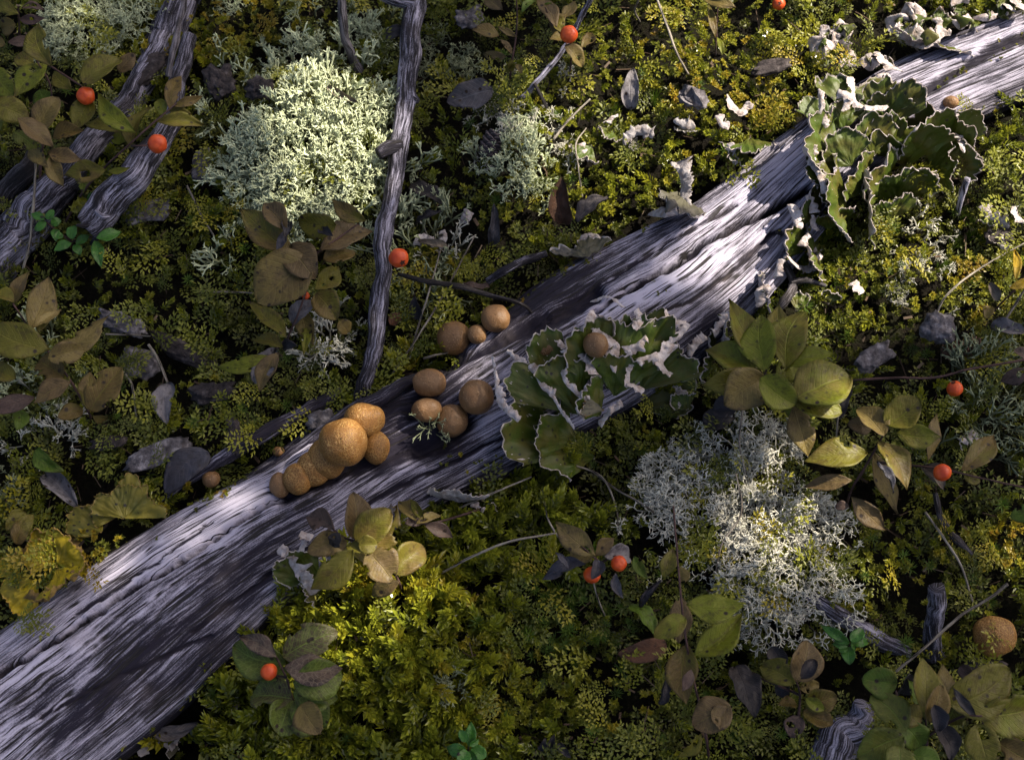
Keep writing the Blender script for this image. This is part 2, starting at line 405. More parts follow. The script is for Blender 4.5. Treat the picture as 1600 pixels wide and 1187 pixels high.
M['conered'] = k.fin(k.mix(k.noise(ob, 300.0, 3), (0.10, 0.05, 0.032), (0.20, 0.12, 0.085)), 0.75, None, 0.25)
k = NT('forest_soil'); ob = k.obj(); nn = k.noise(ob, 130.0, 6, 0.68)
M['soil'] = k.fin(k.ramp(nn, (0.3, (0.004, 0.003, 0.0025)), (0.5, (0.010, 0.008, 0.004)), (0.62, (0.012, 0.013, 0.004)), (0.8, (0.035, 0.025, 0.016))), 0.9, k.bump(k.noise(ob, 420.0, 5, 0.7), 1.0, 0.004), 0.15)
k = NT('spruce_bark'); M['sbark'] = k.fin((0.05, 0.038, 0.03), 0.9)
k = NT('spruce_needles'); M['sneedle'] = k.fin((0.02, 0.045, 0.016), 0.6)
# ------------------------------------------------------------------ log outline (photograph pixels: far edge, near edge)
LOGST = np.array([
 (-620,1400,-400,1690),(-330,1190,-150,1450),(-150,1080,20,1330),(-10,988,165,1195),(100,905,290,1085),(200,838,370,1010),(290,785,450,940),
 (400,728,560,868),(520,652,660,802),(640,592,752,752),(760,512,850,702),(880,425,960,648),(1000,357,1085,562),
 (1090,302,1158,498),(1170,246,1232,410),(1240,193,1300,330),(1330,128,1390,258),(1450,70,1500,196),(1600,14,1645,132),
 (1800,-62,1840,42),(2250,-250,2290,-150)], float)
LZ = 0.006
RNG = np.random.default_rng(7)
NU, NV = 860, 160
lp = smooth_path(LOGST, NU)
# even spacing along the length
_c = 0.5 * (lp[:, :2] + lp[:, 2:]); _l = np.concatenate([[0], np.cumsum(np.linalg.norm(np.diff(_c, axis=0), axis=1))])
_q = np.linspace(0, _l[-1], NU); lp = np.stack([np.interp(_q, _l, lp[:, i]) for i in range(4)], -1)
LU = at(lp[:, 0], lp[:, 1], np.full(NU, LZ)); LL = at(lp[:, 2], lp[:, 3], np.full(NU, LZ))
LC = 0.5 * (LU + LL)
tgt = nrm(np.gradient(LC, axis=0)); LPp = nrm(np.cross(np.array([0, 0, 1.0]), tgt))
LA = 0.5 * np.abs(((LU - LL) * LPp).sum(1))
LA[0] *= .05; LA[-1] *= .05; LA[1] *= .8; LA[-2] *= .8
LOGPOLY = np.vstack([lp[:, :2], lp[::-1, 2:]])

def inside(px, py, poly, step=1):
    poly = poly[::step]; x1, y1 = poly[:, 0], poly[:, 1]; x2, y2 = np.roll(x1, -1), np.roll(y1, -1)
    r = np.zeros(len(px), bool)
    for a, b, c, d in zip(x1, y1, x2, y2):
        if b == d: continue
        k = ((b > py) != (d > py)) & (px < (c - a) * (py - b) / (d - b) + a)
        r ^= k
    return r

def pdist(px, py, line):
    line = np.asarray(line, float); best = np.full(np.shape(px), 1e9)
    for (a, b), (c, d) in zip(line[:-1], line[1:]):
        ex, ey = c - a, d - b; t = np.clip(((px - a) * ex + (py - b) * ey) / (ex * ex + ey * ey), 0, 1)
        best = np.minimum(best, np.hypot(px - a - t * ex, py - b - t * ey))
    return best

def blobs(px, py, tab):
    s = np.zeros(np.shape(px))
    for cx, cy, rx, ry, ang, w in tab:
        a = rad(ang); dx, dy = px - cx, py - cy
        u = (dx * math.cos(a) - dy * math.sin(a)) / rx; v = (dx * math.sin(a) + dy * math.cos(a)) / ry
        s = s + w * np.exp(-(u * u + v * v))
    return s

# ------------------------------------------------------------------ ground
MOUNDS = [(480,240,150,130,0,.016),(120,50,120,80,0,.012),(1200,830,150,140,0,.008),(600,1010,170,120,0,.014),(820,240,90,110,0,.008),
          (1100,150,170,110,0,.012),(380,640,130,90,0,.006),(1420,430,120,70,0,.008),(1400,900,120,70,0,.008),(140,880,120,60,20,.012),
          (900,760,120,40,0,-.014),(250,1150,120,45,25,-.020),(1200,1060,110,60,0,-.012),(700,120,90,90,0,-.008),(900,330,90,40,0,-.006),
          (1470,340,120,50,0,-.010),(300,560,120,60,0,-.010)]
def ground_h(x, y):
    x = np.asarray(x, float); y = np.asarray(y, float)
    px, py, _ = proj(np.stack([x, y, np.zeros_like(x)], -1))
    core = np.exp(-((x / 0.5) ** 4) - ((y / 0.45) ** 4))
    h = 0.008 * n2(x, y, 17, 3, 3) + 0.0036 * n2(x, y, 70, 3, 9) - 0.006
    return h + core * blobs(px, py, MOUNDS) + (1 - core) * 0.05 * n2(x, y, 1.3, 3, 21)

def on_ground(px, py, dz=0.0):
    px = np.atleast_1d(np.asarray(px, float)); py = np.atleast_1d(np.asarray(py, float))
    h = np.zeros(len(px))
    for _ in range(5):
        p = at(px, py, h + dz); h = ground_h(p[:, 0], p[:, 1])
    return at(px, py, h + dz)

def axis(core, n, far, m):
    g = np.geomspace(core * 1.02, far, m)
    return np.concatenate([-g[::-1], np.linspace(-core, core, n), g])
gx, gy = axis(0.42, 210, 60, 26), axis(0.36, 180, 60, 26)
X, Y = np.meshgrid(gx, gy, indexing='ij')
gV = np.stack([X, Y, ground_h(X.ravel(), Y.ravel()).reshape(X.shape) - 0.007], -1).reshape(-1, 3)
gF = gridfaces(len(gx), len(gy))[:, ::-1]
gF = np.stack([gF[:, 0], gF[:, 1], gF[:, 2], gF[:, 3]], -1)
g = mesh('ground', gV, gF, M['soil'], org=np.zeros(3)); tag(g, 'dark humus and soil showing between mosses', 'ground', kind='structure')

# ------------------------------------------------------------------ the log
phi = np.linspace(-rad(118), rad(118), NV)
A2 = LA[:, None]; ph = phi[None, :]
s_len = np.concatenate([[0], np.cumsum(np.linalg.norm(np.diff(LC, axis=0), axis=1))])
U2 = np.repeat(s_len[:, None], NV, 1)
ex = 0.86
cx_ = np.sign(np.sin(ph)) * np.abs(np.sin(ph)) ** ex; cz_ = np.sign(np.cos(ph)) * np.abs(np.cos(ph)) ** ex
B2 = A2 * 0.50
base = LC[:, None] + LPp[:, None] * (A2 * cx_)[..., None]
base[..., 2] = LZ - 0.35 * B2 + B2 * cz_ * 1.15
nor = LPp[:, None] * (cx_ * 0.62)[..., None] + np.array([0, 0, 1.0]) * cz_[..., None]; nor = nrm(nor)
bpx, bpy_, _ = proj(base.reshape(-1, 3)); bpx = bpx.reshape(NU, NV); bpy_ = bpy_.reshape(NU, NV)
def fib(a, b, seed, o=4): return fbm(np.stack([U2 * a, np.repeat(ph * 1.0, NU, 0) * b, np.full_like(U2, .4)], -1), o, seed)
wob = fib(10, 1.2, 5, 3) * 0.06
def fibw(a, b, seed, o=4): return fbm(np.stack([U2 * a, (np.repeat(ph, NU, 0) + wob) * b, np.full_like(U2, .4)], -1), o, seed)
disp = 0.0034 * fib(8, 1.8, 11, 3) + 0.0009 * fibw(8, 8, 31, 4) + 0.0007 * fibw(20, 48, 47, 3)
rdg = 1 - np.abs(fibw(7, 7, 77, 3)); disp += 0.0007 * (rdg - 0.7)
CRACKS = [
 ([(-150,1130),(0,1055),(80,1003),(190,925),(290,866),(400,792),(440,768)], 3.2, .010),
 ([(440,768),(500,745),(560,722),(640,690)], 16, .005),
 ([(930,482),(1000,440),(1080,392),(1180,340),(1265,296)], 4.5, .011),
 ([(1040,420),(1085,392)], 8, .004),
 ([(1400,168),(1490,112),(1560,70),(1650,40)], 9, .005),
 ([(640,640),(690,570),(760,545),(850,500),(930,455)], 11, .007),
 ([(660,700),(690,690),(720,660)], 20, .010),
 ([(560,800),(640,752),(720,716),(800,676)], 2.5, .0025),
 ([(300,985),(400,915),(470,870)], 2.5, .002),
 ([(60,1120),(180,1060),(330,990)], 2.5, .002),
 ([(120,960),(250,870),(330,815)], 2, .0015),
 ([(1000,500),(1080,470),(1150,420),(1215,360)], 3, .003),
 ([(880,470),(960,430),(1060,370),(1150,320)], 2.5, .002),
 ([(1290,235),(1370,180),(1440,130)], 2.5, .002)]
wig = 2.5 * n2(bpx, bpy_, .05, 3, 4)
crk = np.zeros_like(disp)
for ln, hw, dp in CRACKS:
    d = pdist(bpx + wig, bpy_ + wig, ln)
    disp -= dp * np.exp(-(d / hw) ** 2); crk = np.maximum(crk, np.exp(-(d / (hw * 0.8)) ** 2))
disp += 0.003 * blobs(bpx, bpy_, [(1110,440,90,30,28,1),(760,560,90,12,32,.9)])
disp *= np.clip(A2 / 0.012, 0, 1)
LV = base + nor * disp[..., None]
# hand-placed tone: weathering, with sun patches and shade painted in
stain_shade = 0.10 + 0.35 * blobs(bpx, bpy_, [(250,1000,150,45,32,.75),(120,1110,140,40,30,.55),(420,880,120,30,30,.6),(600,660,90,60,30,.9),(690,640,60,60,0,.8),
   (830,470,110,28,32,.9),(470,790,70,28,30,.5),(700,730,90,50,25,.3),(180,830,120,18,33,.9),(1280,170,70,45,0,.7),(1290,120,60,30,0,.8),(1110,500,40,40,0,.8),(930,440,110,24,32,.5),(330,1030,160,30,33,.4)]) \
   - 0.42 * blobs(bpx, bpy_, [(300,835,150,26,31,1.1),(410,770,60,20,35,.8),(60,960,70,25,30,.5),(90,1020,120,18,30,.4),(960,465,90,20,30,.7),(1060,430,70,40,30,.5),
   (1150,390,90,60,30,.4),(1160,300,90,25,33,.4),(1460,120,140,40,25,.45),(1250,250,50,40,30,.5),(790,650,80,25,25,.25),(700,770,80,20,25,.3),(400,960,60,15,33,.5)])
stain_shade = stain_shade + 0.85 * crk
low = np.clip((np.abs(ph) - rad(62)) / rad(40), 0, 1); stain_shade = stain_shade + 0.45 * low  # darkens down both flanks of the log
lV = LV.reshape(-1, 3); luv = np.stack([U2, np.repeat(ph, NU, 0) * 0.036], -1).reshape(-1, 2)
logo = mesh('fallen_log', lV, gridfaces(NU, NV)[:, ::-1], M['wood'], org=np.array([LC[NU // 2, 0], LC[NU // 2, 1], -0.01]), uv=luv, attrs={'stain_shade': stain_shade.ravel()})
tag(logo, 'long weathered silver-grey fallen log lying diagonally across the mossy ground', 'log')
_px, _py, _dp = proj(lV); LPX = np.stack([_px, _py], -1)
def surf(px, py):
    """wood surface seen at a pixel, else the ground"""
    d = np.hypot(LPX[:, 0] - px, LPX[:, 1] - py); k = np.where(d < 5)[0]
    if len(k): return lV[k[np.argmin(_dp[k])]]
    return on_ground(px, py)[0]

# ------------------------------------------------------------------ unseen spruce added up-sun, its boughs shaped to throw dappled shade
FLECK_GAPS = [(1130,80,260,140,0,1.1),(1480,90,290,130,20,1.2),(1440,270,230,150,0,1.2),(1430,430,190,85,0,1.2),(1180,330,130,90,30,1.0),(1595,840,70,80,0,1.0),(1060,430,100,60,30,.8),  # openings left in the added boughs so sun flecks land here
        (480,240,150,130,0,.95),(310,830,170,42,31,.85),(540,700,95,60,0,.8),(960,250,120,100,0,.7),(1555,985,60,50,0,.7),(730,570,85,60,30,.62),
        (590,970,150,95,0,.75),(780,830,95,45,0,.75),(1180,830,130,110,0,.9),(1200,570,100,70,0,.66),(160,45,100,55,0,.75),(820,240,65,80,0,.75),(460,1080,90,70,0,.6),(80,870,80,50,0,.8),(920,590,110,70,0,.55),(1380,890,70,50,0,.55)]
def make_shade_spruce():
    rng = np.random.default_rng(5)
    root = empty('shade_spruce', tuple(np.array([SUND[0], SUND[1], 0]) * 3.4 + np.array([-0.9, 0.9, 0.0])))
    b = np.array(root.location); b[2] = 0
    h = np.linspace(0, 5.2, 14); path = b + np.stack([0.03 * np.sin(h), 0.03 * np.cos(h * 1.3), h], -1)
    V, F, uv = tube(path, 0.11 * (1 - h / 6.0), 12, 0.1, 3); mesh('trunk', V, F, M['sbark'], root)
    n = 6500
    gxp = rng.uniform(-420, 2050, n); gyp = rng.uniform(-420, 1650, n); d = rng.uniform(1.1, 1.8, n)
    keep = rng.random(n) > np.clip(blobs(gxp, gyp, FLECK_GAPS) * 2.4 - .25, 0, 1)
    gp = at(gxp, gyp, np.full(n, 0.01))[keep] + SUND * d[keep][:, None]; ends = np.where(gxp[keep] < 230)[0]
    n = len(gp)
    ax = nrm(gp - (b + np.array([0, 0, 2.0])) + rng.normal(0, .5, (n, 3))); sd = nrm(np.cross(ax, rng.normal(0, 1, (n, 3))))
    L, Wd = 0.030, 0.011
    V = np.stack([gp - ax * L, gp + sd * Wd, gp + ax * L, gp - sd * Wd], 1).reshape(-1, 3)
    F = np.arange(n * 4).reshape(n, 4)
    for i in range(8):
        e = gp[rng.choice(ends)]; s0 = b + np.array([0, 0, max(0.6, e[2] + 0.35)])
        m = 0.5 * (s0 + e) + np.array([0, 0, 0.12]); pp = smooth_path([s0, m, e], 8)
        v, f, _ = tube(pp, np.linspace(0.022, 0.004, 8), 6)
        mesh('limb', v, f, M['sbark'], root)
    cr = mesh('shade_crown', V, F, M['sneedle'], root)
    tag(root, 'unseen spruce tree added towards the sun to throw dappled shade', 'tree')
make_shade_spruce()

# ------------------------------------------------------------------ moss, lichen and litter carpets
def diamond(base, d, up, L, w, fold=0.25):
    """folded two-triangle leaf -> 4 verts"""
    d = nrm(d); s = nrm(np.cross(up, d)); u = np.cross(d, s)
    m = base + d * L * 0.42
    return [base, m + s * w + u * w * fold, base + d * L, m - s * w + u * w * fold]

class PB:
    def __init__(s): s.v = []; s.t = []; s.f = []
    def dia(s, base, d, up, L, w, t0=0.0, t1=1.0, fold=0.3):
        k = len(s.v); s.v += diamond(np.asarray(base, float), np.asarray(d, float), np.asarray(up, float), L, w, fold)
        s.t += [t0, (t0 + t1) / 2, t1, (t0 + t1) / 2]; s.f += [(k, k + 1, k + 2), (k, k + 2, k + 3)]
    def keel(s, base, d, up, L, w, t0=0.0, t1=1.0, bend=0.12):
        d = nrm(d); sd = nrm(np.cross(up, d)); u = np.cross(d, sd); base = np.asarray(base, float); k = len(s.v)
        m = base + d * L * 0.45 - u * w * 0.35
        s.v += [base, m + sd * w + u * w * .6, m, m - sd * w + u * w * .6, base + d * L - u * L * bend]
        s.t += [t0, (t0 + t1) / 2, (t0 + t1) / 2, (t0 + t1) / 2, t1]
        s.f += [(k, k + 1, k + 2), (k, k + 2, k + 3), (k + 1, k + 4, k + 2), (k + 2, k + 4, k + 3)]
    def done(s): return np.array(s.v), np.array(s.f), np.array(s.t)

def p_feather(rng):
    b = PB(); zz = np.array([0, 0, 1.0]); nb = 11
    cv = rng.uniform(-.25, .25)
    pos = lambda t: np.array([t, cv * t * t, 0.22 * math.sin(t * 2.2)])
    for i in range(nb):
        t = 0.12 + 0.84 * i / (nb - 1); p = pos(t); sg = 1 if i % 2 else -1
        a = rad(rng.uniform(42, 62)) * sg + 2 * cv * t; L = (0.42 * (1 - t) + 0.13) * rng.uniform(.75, 1.15)
        d = np.array([math.cos(a), math.sin(a), rng.uniform(-.45, .55)])
        nl = max(3, int(L / 0.065))
        for j in range(nl):
            q = p + d * L * j / nl; s2 = rad(38) * (1 if j % 2 else -1)
            dd = np.array([d[0] * math.cos(s2) - d[1] * math.sin(s2), d[0] * math.sin(s2) + d[1] * math.cos(s2), d[2] + rng.uniform(-.3, .6)])
            b.dia(q, dd, zz, 0.125, 0.027, .1 + .6 * j / nl, .3 + .7 * j / nl)
        b.dia(p + d * L * .9, d, zz, 0.13, 0.026, .6, 1)
    for j in range(9):
        t = j / 9; s2 = rad(35) * (1 if j % 2 else -1); b.dia(pos(t), [math.cos(s2), math.sin(s2), .3], zz, 0.12, 0.04, t * .5, .3 + .5 * t)
    b.dia(pos(.96), [1, 2 * cv, -.1], zz, .16, .045, .6, 1)
    return b.done()

def p_pointed(rng):
    b = PB(); n = 26
    for i in range(n):
        t = (i / (n - 1)) ** 1.1; a = i * 2.399 + rng.uniform(-.3, .3)
        out = np.array([0, math.cos(a), math.sin(a)]); sp = rad(66 - 40 * t + rng.uniform(-9, 9))
        d = np.array([math.cos(sp), 0, 0]) + out * math.sin(sp)
        b.keel([t * 0.82, 0, 0], d, np.cross(np.cross(d, [1, 0, 0]), d) * -1 + 1e-6, 0.36 * (1 - .25 * t) * 1.1 * rng.uniform(.85, 1.1), 0.068, .05 + .3 * t, .55 + .45 * t)
    return b.done()

def p_hair(rng, n=26, spread=.33, w=.017):
    b = PB()
    for i in range(n):
        a = rng.uniform(0, 6.28); r = rng.uniform(0, .16); sp = rng.uniform(.02, spread) + .1 * (i % 5 == 0)
        o = np.array([r * math.cos(a), r * math.sin(a), 0]); d = np.array([math.cos(a) * sp, math.sin(a) * sp, 1.0])
        L = rng.uniform(.6, 1.0); up = np.array([-math.sin(a + 1.2), math.cos(a + 1.2), .1])
        b.keel(o, d, up, L, w, 0, 1, rng.uniform(-.12, .2))
    return b.done()

def p_crumb(rng):
    b = PB()
    for c in range(4):
        o = np.array([rng.uniform(-.45, .45), rng.uniform(-.45, .45), rng.uniform(0, .5)]) * (c > 0)
        for i in range(11):
            a = i * 2.399 + rng.uniform(-.3, .3); el = rng.uniform(.15, 1.2)
            b.dia(o + np.array([0, 0, .12 * i / 9]), [math.cos(a) * math.cos(el), math.sin(a) * math.cos(el), math.sin(el)], [0.01, 0, 1], rng.uniform(.26, .42), .088, .1, 1, .5)
    return b.done()

def p_star(rng):
    b = PB()
    for i in range(22):
        a = i * 2.399; el = .15 + 1.1 * (i / 22) + rng.uniform(-.1, .1)
        b.keel([0, 0, .5 * i / 22], [math.cos(a) * math.cos(el), math.sin(a) * math.cos(el), math.sin(el)], [0.01, 0, 1], .6, .04, .1, 1, .1)
    return b.done()

def basis(az, el, roll):
    """x axis along (az, el)"""
    x = np.stack([np.cos(az) * np.cos(el), np.sin(az) * np.cos(el), np.sin(el)], -1)
    y = nrm(np.cross(np.array([0, 0, 1.0]), x) + 1e-9); z = np.cross(x, y)
    c, s = np.cos(roll)[:, None], np.sin(roll)[:, None]
    return np.stack([x, y * c + z * s, z * c - y * s], -1)

def zbasis(az, tilt, spin):
    """z axis tilted from the vertical"""
    z = np.stack([np.cos(az) * np.sin(tilt), np.sin(az) * np.sin(tilt), np.cos(tilt)], -1)
    x = nrm(np.cross(np.stack([-np.sin(spin), np.cos(spin), 0 * spin], -1), z)); y = np.cross(z, x)
    return np.stack([x, y, z], -1)

def join(protos, pos, B, sc, hue, rng):
    n = len(pos); pick = rng.integers(0, len(protos), n); Vs, Fs, R, H, T = [], [], [], [], []; off = 0
    rn = rng.random(n)
    for i, (v, f, t) in enumerate(protos):
        k = np.where(pick == i)[0]
        if not len(k): continue
        w = np.einsum('nij,vj->nvi', B[k], v) * sc[k][:, None, None] + pos[k][:, None]
        Vs.append(w.reshape(-1, 3)); Fs.append((f[None] + (np.arange(len(k)) * len(v))[:, None, None]).reshape(-1, f.shape[1]) + off); off += len(k) * len(v)
        R.append(np.repeat(rn[k], len(v))); H.append(np.repeat(hue[k], len(v))); T.append(np.tile(t, len(k)))
    return np.vstack(Vs), np.vstack(Fs), {'rnd': np.concatenate(R), 'hue': np.concatenate(H), 'tip': np.concatenate(T)}

HUE = [(380,50,90,60,0,.45),(1190,190,70,45,0,.48),(1130,80,190,100,0,.32),(250,90,60,40,0,.3),(180,850,110,40,30,.45),(330,770,80,22,30,.25),  # moss tint by area; lit patches get sunlight painted in as gold
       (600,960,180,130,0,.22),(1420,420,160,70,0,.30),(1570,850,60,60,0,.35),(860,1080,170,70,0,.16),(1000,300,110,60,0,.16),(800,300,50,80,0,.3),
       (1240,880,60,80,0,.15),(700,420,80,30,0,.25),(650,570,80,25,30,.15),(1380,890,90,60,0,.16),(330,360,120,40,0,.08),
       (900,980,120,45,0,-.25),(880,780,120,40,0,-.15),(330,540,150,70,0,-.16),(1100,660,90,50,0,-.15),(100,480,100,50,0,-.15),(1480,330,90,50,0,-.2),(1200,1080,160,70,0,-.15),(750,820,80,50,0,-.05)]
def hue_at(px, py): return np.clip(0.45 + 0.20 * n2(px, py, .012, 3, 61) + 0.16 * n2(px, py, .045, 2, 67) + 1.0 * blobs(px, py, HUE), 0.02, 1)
DARK = [(560,1150,60,40,0,.3),(730,980,40,30,0,.5),(300,480,60,30,0,.5),(200,620,50,30,0,.6),(1000,1060,60,40,0,.4),(1230,560,60,30,0,.5),(760,370,40,30,0,.6),(930,370,60,25,0,.4),(1400,620,60,30,0,.5),(1560,400,50,40,0,.4),(150,450,60,30,0,.5),(380,560,40,40,0,.5),(1100,1000,50,40,0,.5),(1540,1060,80,30,0,.6),(1340,1060,60,30,0,.5),(590,450,40,60,0,.4),(250,1160,110,40,25,1),(890,740,90,24,0,.8),(1170,1070,90,45,0,.7),(640,500,25,40,0,.8),(1330,330,60,50,0,.6),(860,330,50,30,0,.5),(700,170,60,60,0,.5),
        (190,240,70,40,0,.6),(300,590,60,30,0,.5),(220,480,60,30,0,.4),(1330,560,60,25,0,.4),(20,330,60,50,0,.5),(1120,640,60,20,0,.7),(960,900,40,40,0,.4),(280,160,30,50,0,.5)]

def scatter(n, field, seed, lo=(-130, -130), hi=(1730, 1330), on_log=False, shrink=True):
    rng = np.random.default_rng(seed)
    px = rng.uniform(lo[0], hi[0], n); py = rng.uniform(lo[1], hi[1], n)
    k = rng.random(n) < np.clip(field(px, py) * (1 - .85 * np.clip(blobs(px, py, DARK), 0, 1)), 0, 1)
    px, py = px[k], py[k]
    if not on_log:
        k = ~inside(px, py, LOGPOLY, 12); px, py = px[k], py[k]
    return px, py, rng

def moss_layer(name, label, mat, protos, n, field, seed, size, dz, mode, huefn=hue_at, lo=(-130, -130), hi=(1730, 1330)):
    px, py, rng = scatter(n, field, seed, lo, hi); m = len(px)
    hz = rng.uniform(0, 1, m)
    pos = on_ground(px, py) + np.stack([0 * px, 0 * px, dz[0] + (dz[1] - dz[0]) * hz], -1)
    az = rng.uniform(0, 2 * math.pi, m)
    if mode == 'flat': B = basis(az, rad(1) * rng.uniform(-8, 42, m), rad(1) * rng.uniform(-35, 35, m))
    elif mode == 'up': B = basis(az, rad(1) * rng.uniform(18, 78, m), rng.uniform(0, 6.28, m))
    else: B = zbasis(az, rad(1) * rng.uniform(0, 32, m), rng.uniform(0, 6.28, m))
    sc = size * P * rng.uniform(.65, 1.25, m)
    hu = huefn(px, py); hu = np.where(hz < .45, hu * .35, hu)  # low shoots tinted darker, as older moss and painted gap shade
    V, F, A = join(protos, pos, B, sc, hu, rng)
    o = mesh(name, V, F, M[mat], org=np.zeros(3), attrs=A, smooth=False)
    return tag(o, label, 'moss', kind='stuff')

rg = np.random.default_rng(3)
fe = [p_feather(rg) for _ in range(5)]; po = [p_pointed(rg) for _ in range(5)]
hr = [p_hair(rg) for _ in range(4)]; cr = [p_crumb(rg) for _ in range(5)]; sr = [p_star(rg) for _ in range(3)]
BIG = [(610,970,130,90,0,1.0),(520,1090,140,70,0,1.0),(700,880,90,60,0,.9),(800,800,80,45,0,.9),(390,1120,70,50,0,.9),(650,1120,110,70,0,.8),(450,930,40,40,0,.8),
       (640,575,55,18,32,.9),(580,1180,200,60,0,.9),(860,820,60,50,0,.5),(760,1000,60,80,0,.3),(1330,870,80,60,0,.25)]
CRUMB = [(880,1070,150,90,0,1.0),(1060,110,150,110,0,1.0),(1190,190,70,45,0,1.2),(1000,290,110,60,0,.9),(380,60,90,70,0,1.0),(1420,430,160,70,0,1.0),(790,1020,70,60,0,.8),
         (1570,850,60,60,0,.9),(200,840,110,35,30,1.0),(880,290,120,70,0,.5),(1380,880,120,80,0,.4),(1470,290,110,70,0,.35),(330,400,110,60,0,.3),(690,430,70,30,0,.6),(800,300,60,90,0,.5),(230,70,60,40,0,.8),(1450,520,140,60,0,.4)]
def f_feather(x, y): return np.clip(.58 - .75 * blobs(x, y, BIG) - .50 * np.clip(blobs(x, y, CRUMB), 0, 1) + .70 * n2(x, y, .016, 3, 8), .02, 1)
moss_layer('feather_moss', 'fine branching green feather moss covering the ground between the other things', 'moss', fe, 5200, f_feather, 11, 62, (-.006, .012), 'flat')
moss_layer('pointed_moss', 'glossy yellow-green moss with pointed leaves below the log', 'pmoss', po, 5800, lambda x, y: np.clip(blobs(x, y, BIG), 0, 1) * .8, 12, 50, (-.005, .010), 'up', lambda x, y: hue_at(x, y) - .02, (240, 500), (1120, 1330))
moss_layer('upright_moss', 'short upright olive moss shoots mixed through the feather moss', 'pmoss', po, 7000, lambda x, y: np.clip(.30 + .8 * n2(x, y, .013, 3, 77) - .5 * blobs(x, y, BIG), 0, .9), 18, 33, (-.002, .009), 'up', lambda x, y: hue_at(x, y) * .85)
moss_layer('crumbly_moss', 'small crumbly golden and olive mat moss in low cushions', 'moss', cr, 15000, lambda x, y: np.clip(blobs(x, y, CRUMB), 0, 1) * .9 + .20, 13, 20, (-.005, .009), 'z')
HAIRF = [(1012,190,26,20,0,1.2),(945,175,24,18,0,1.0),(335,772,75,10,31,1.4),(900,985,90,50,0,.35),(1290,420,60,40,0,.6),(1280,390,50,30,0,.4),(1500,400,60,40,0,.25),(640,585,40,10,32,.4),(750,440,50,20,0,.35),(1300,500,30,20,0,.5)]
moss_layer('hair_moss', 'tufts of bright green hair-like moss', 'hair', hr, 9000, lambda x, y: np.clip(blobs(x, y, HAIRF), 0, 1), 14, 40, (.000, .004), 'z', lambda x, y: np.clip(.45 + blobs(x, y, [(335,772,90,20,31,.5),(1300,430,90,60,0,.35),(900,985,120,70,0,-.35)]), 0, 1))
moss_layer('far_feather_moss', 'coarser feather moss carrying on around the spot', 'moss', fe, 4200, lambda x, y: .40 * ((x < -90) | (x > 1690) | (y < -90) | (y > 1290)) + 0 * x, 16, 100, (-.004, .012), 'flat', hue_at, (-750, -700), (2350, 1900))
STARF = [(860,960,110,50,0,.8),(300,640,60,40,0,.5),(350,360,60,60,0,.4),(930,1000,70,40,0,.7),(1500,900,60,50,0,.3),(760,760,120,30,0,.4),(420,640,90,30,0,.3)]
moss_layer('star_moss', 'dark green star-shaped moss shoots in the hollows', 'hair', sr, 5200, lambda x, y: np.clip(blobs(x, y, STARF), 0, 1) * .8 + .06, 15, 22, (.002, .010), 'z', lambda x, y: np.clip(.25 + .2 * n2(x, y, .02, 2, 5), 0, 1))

def log_moss():
    rng = np.random.default_rng(41)
    up = np.where(np.abs(np.repeat(ph, NU, 0).ravel()) < rad(95))[0]
    wgt = blobs(_px[up], _py[up], [(1490,112,80,9,33,1.0),(1560,80,60,9,25,.8),(1030,470,26,16,0,.8),(850,440,60,10,33,.5),(910,410,60,10,33,.5),(660,590,50,8,35,.7),(330,775,70,7,33,.8),(200,838,70,7,35,.8),
        (700,700,16,22,0,.7),(400,1000,130,7,35,.30),(250,1120,120,7,33,.35),(800,705,80,8,25,.4),(1200,200,50,20,40,.6),(1250,165,40,16,40,.5),(850,730,60,10,0,.3),(560,745,50,5,30,.15),(1000,360,60,6,30,.4)]) * (.4 + .9 * (vnoise(lV[up] * 160, 3) > .05))
    k = up[rng.random(len(up)) < np.clip(wgt, 0, 1) * .075]; m = len(k)
    V, F, A = join(cr, lV[k] - np.array([0, 0, .0006]), zbasis(rng.uniform(0, 6.28, m), rng.uniform(0, .6, m), rng.uniform(0, 6.28, m)), P * rng.uniform(5, 12, m), np.clip(rng.normal(.45, .2, m), 0, 1), rng)
    tag(mesh('log_moss', V, F, M['moss'], org=np.zeros(3), attrs=A, smooth=False), 'crumbs of dark olive moss in the cracks and edges of the log', 'moss', kind='stuff')
log_moss()

def litter():
    px, py, rng = scatter(3400, lambda x, y: .45 + .4 * blobs(x, y, [(1480,540,120,70,0,1),(250,560,150,120,0,.8),(850,360,150,60,0,.7),(700,160,80,80,0,.6),(1180,1080,150,60,0,.6),(1250,300,60,60,0,.6)]), 31, (-90, -90), (1690, 1280))
    m = len(px); pos = on_ground(px, py) + np.stack([0 * px, 0 * px, rng.uniform(.002, .010, m)], -1)
    B = basis(rng.uniform(0, 6.28, m), rng.normal(0, .25, m), rng.uniform(-.6, .6, m))
    pr = []
    for L, w, h in ((1, .035, .035), (.6, .03, .03), (.35, .12, .03), (.3, .09, .04), (.8, .03, .03)):
        v = np.array([(-.5, -.5, 0), (.5, -.35, .2), (.45, .5, .1), (-.5, .4, -.1), (-.5, -.5, 1), (.5, -.35, 1.2), (.45, .5, 1.1), (-.5, .4, .9)]) * np.array([L, w, h])
        f = np.array([(3, 2, 1, 0), (4, 5, 6, 7), (0, 1, 5, 4), (1, 2, 6, 5), (2, 3, 7, 6), (3, 0, 4, 7)])
        pr.append((v, f, np.zeros(8)))
    V, F, A = join(pr, pos, B, P * rng.uniform(18, 48, m), rng.random(m), rng)
    tag(mesh('needle_litter', V, F, M['litter'], org=np.zeros(3), attrs=A, smooth=False), 'fallen needles and bark crumbs strewn over the moss', 'litter', kind='stuff')
litter()

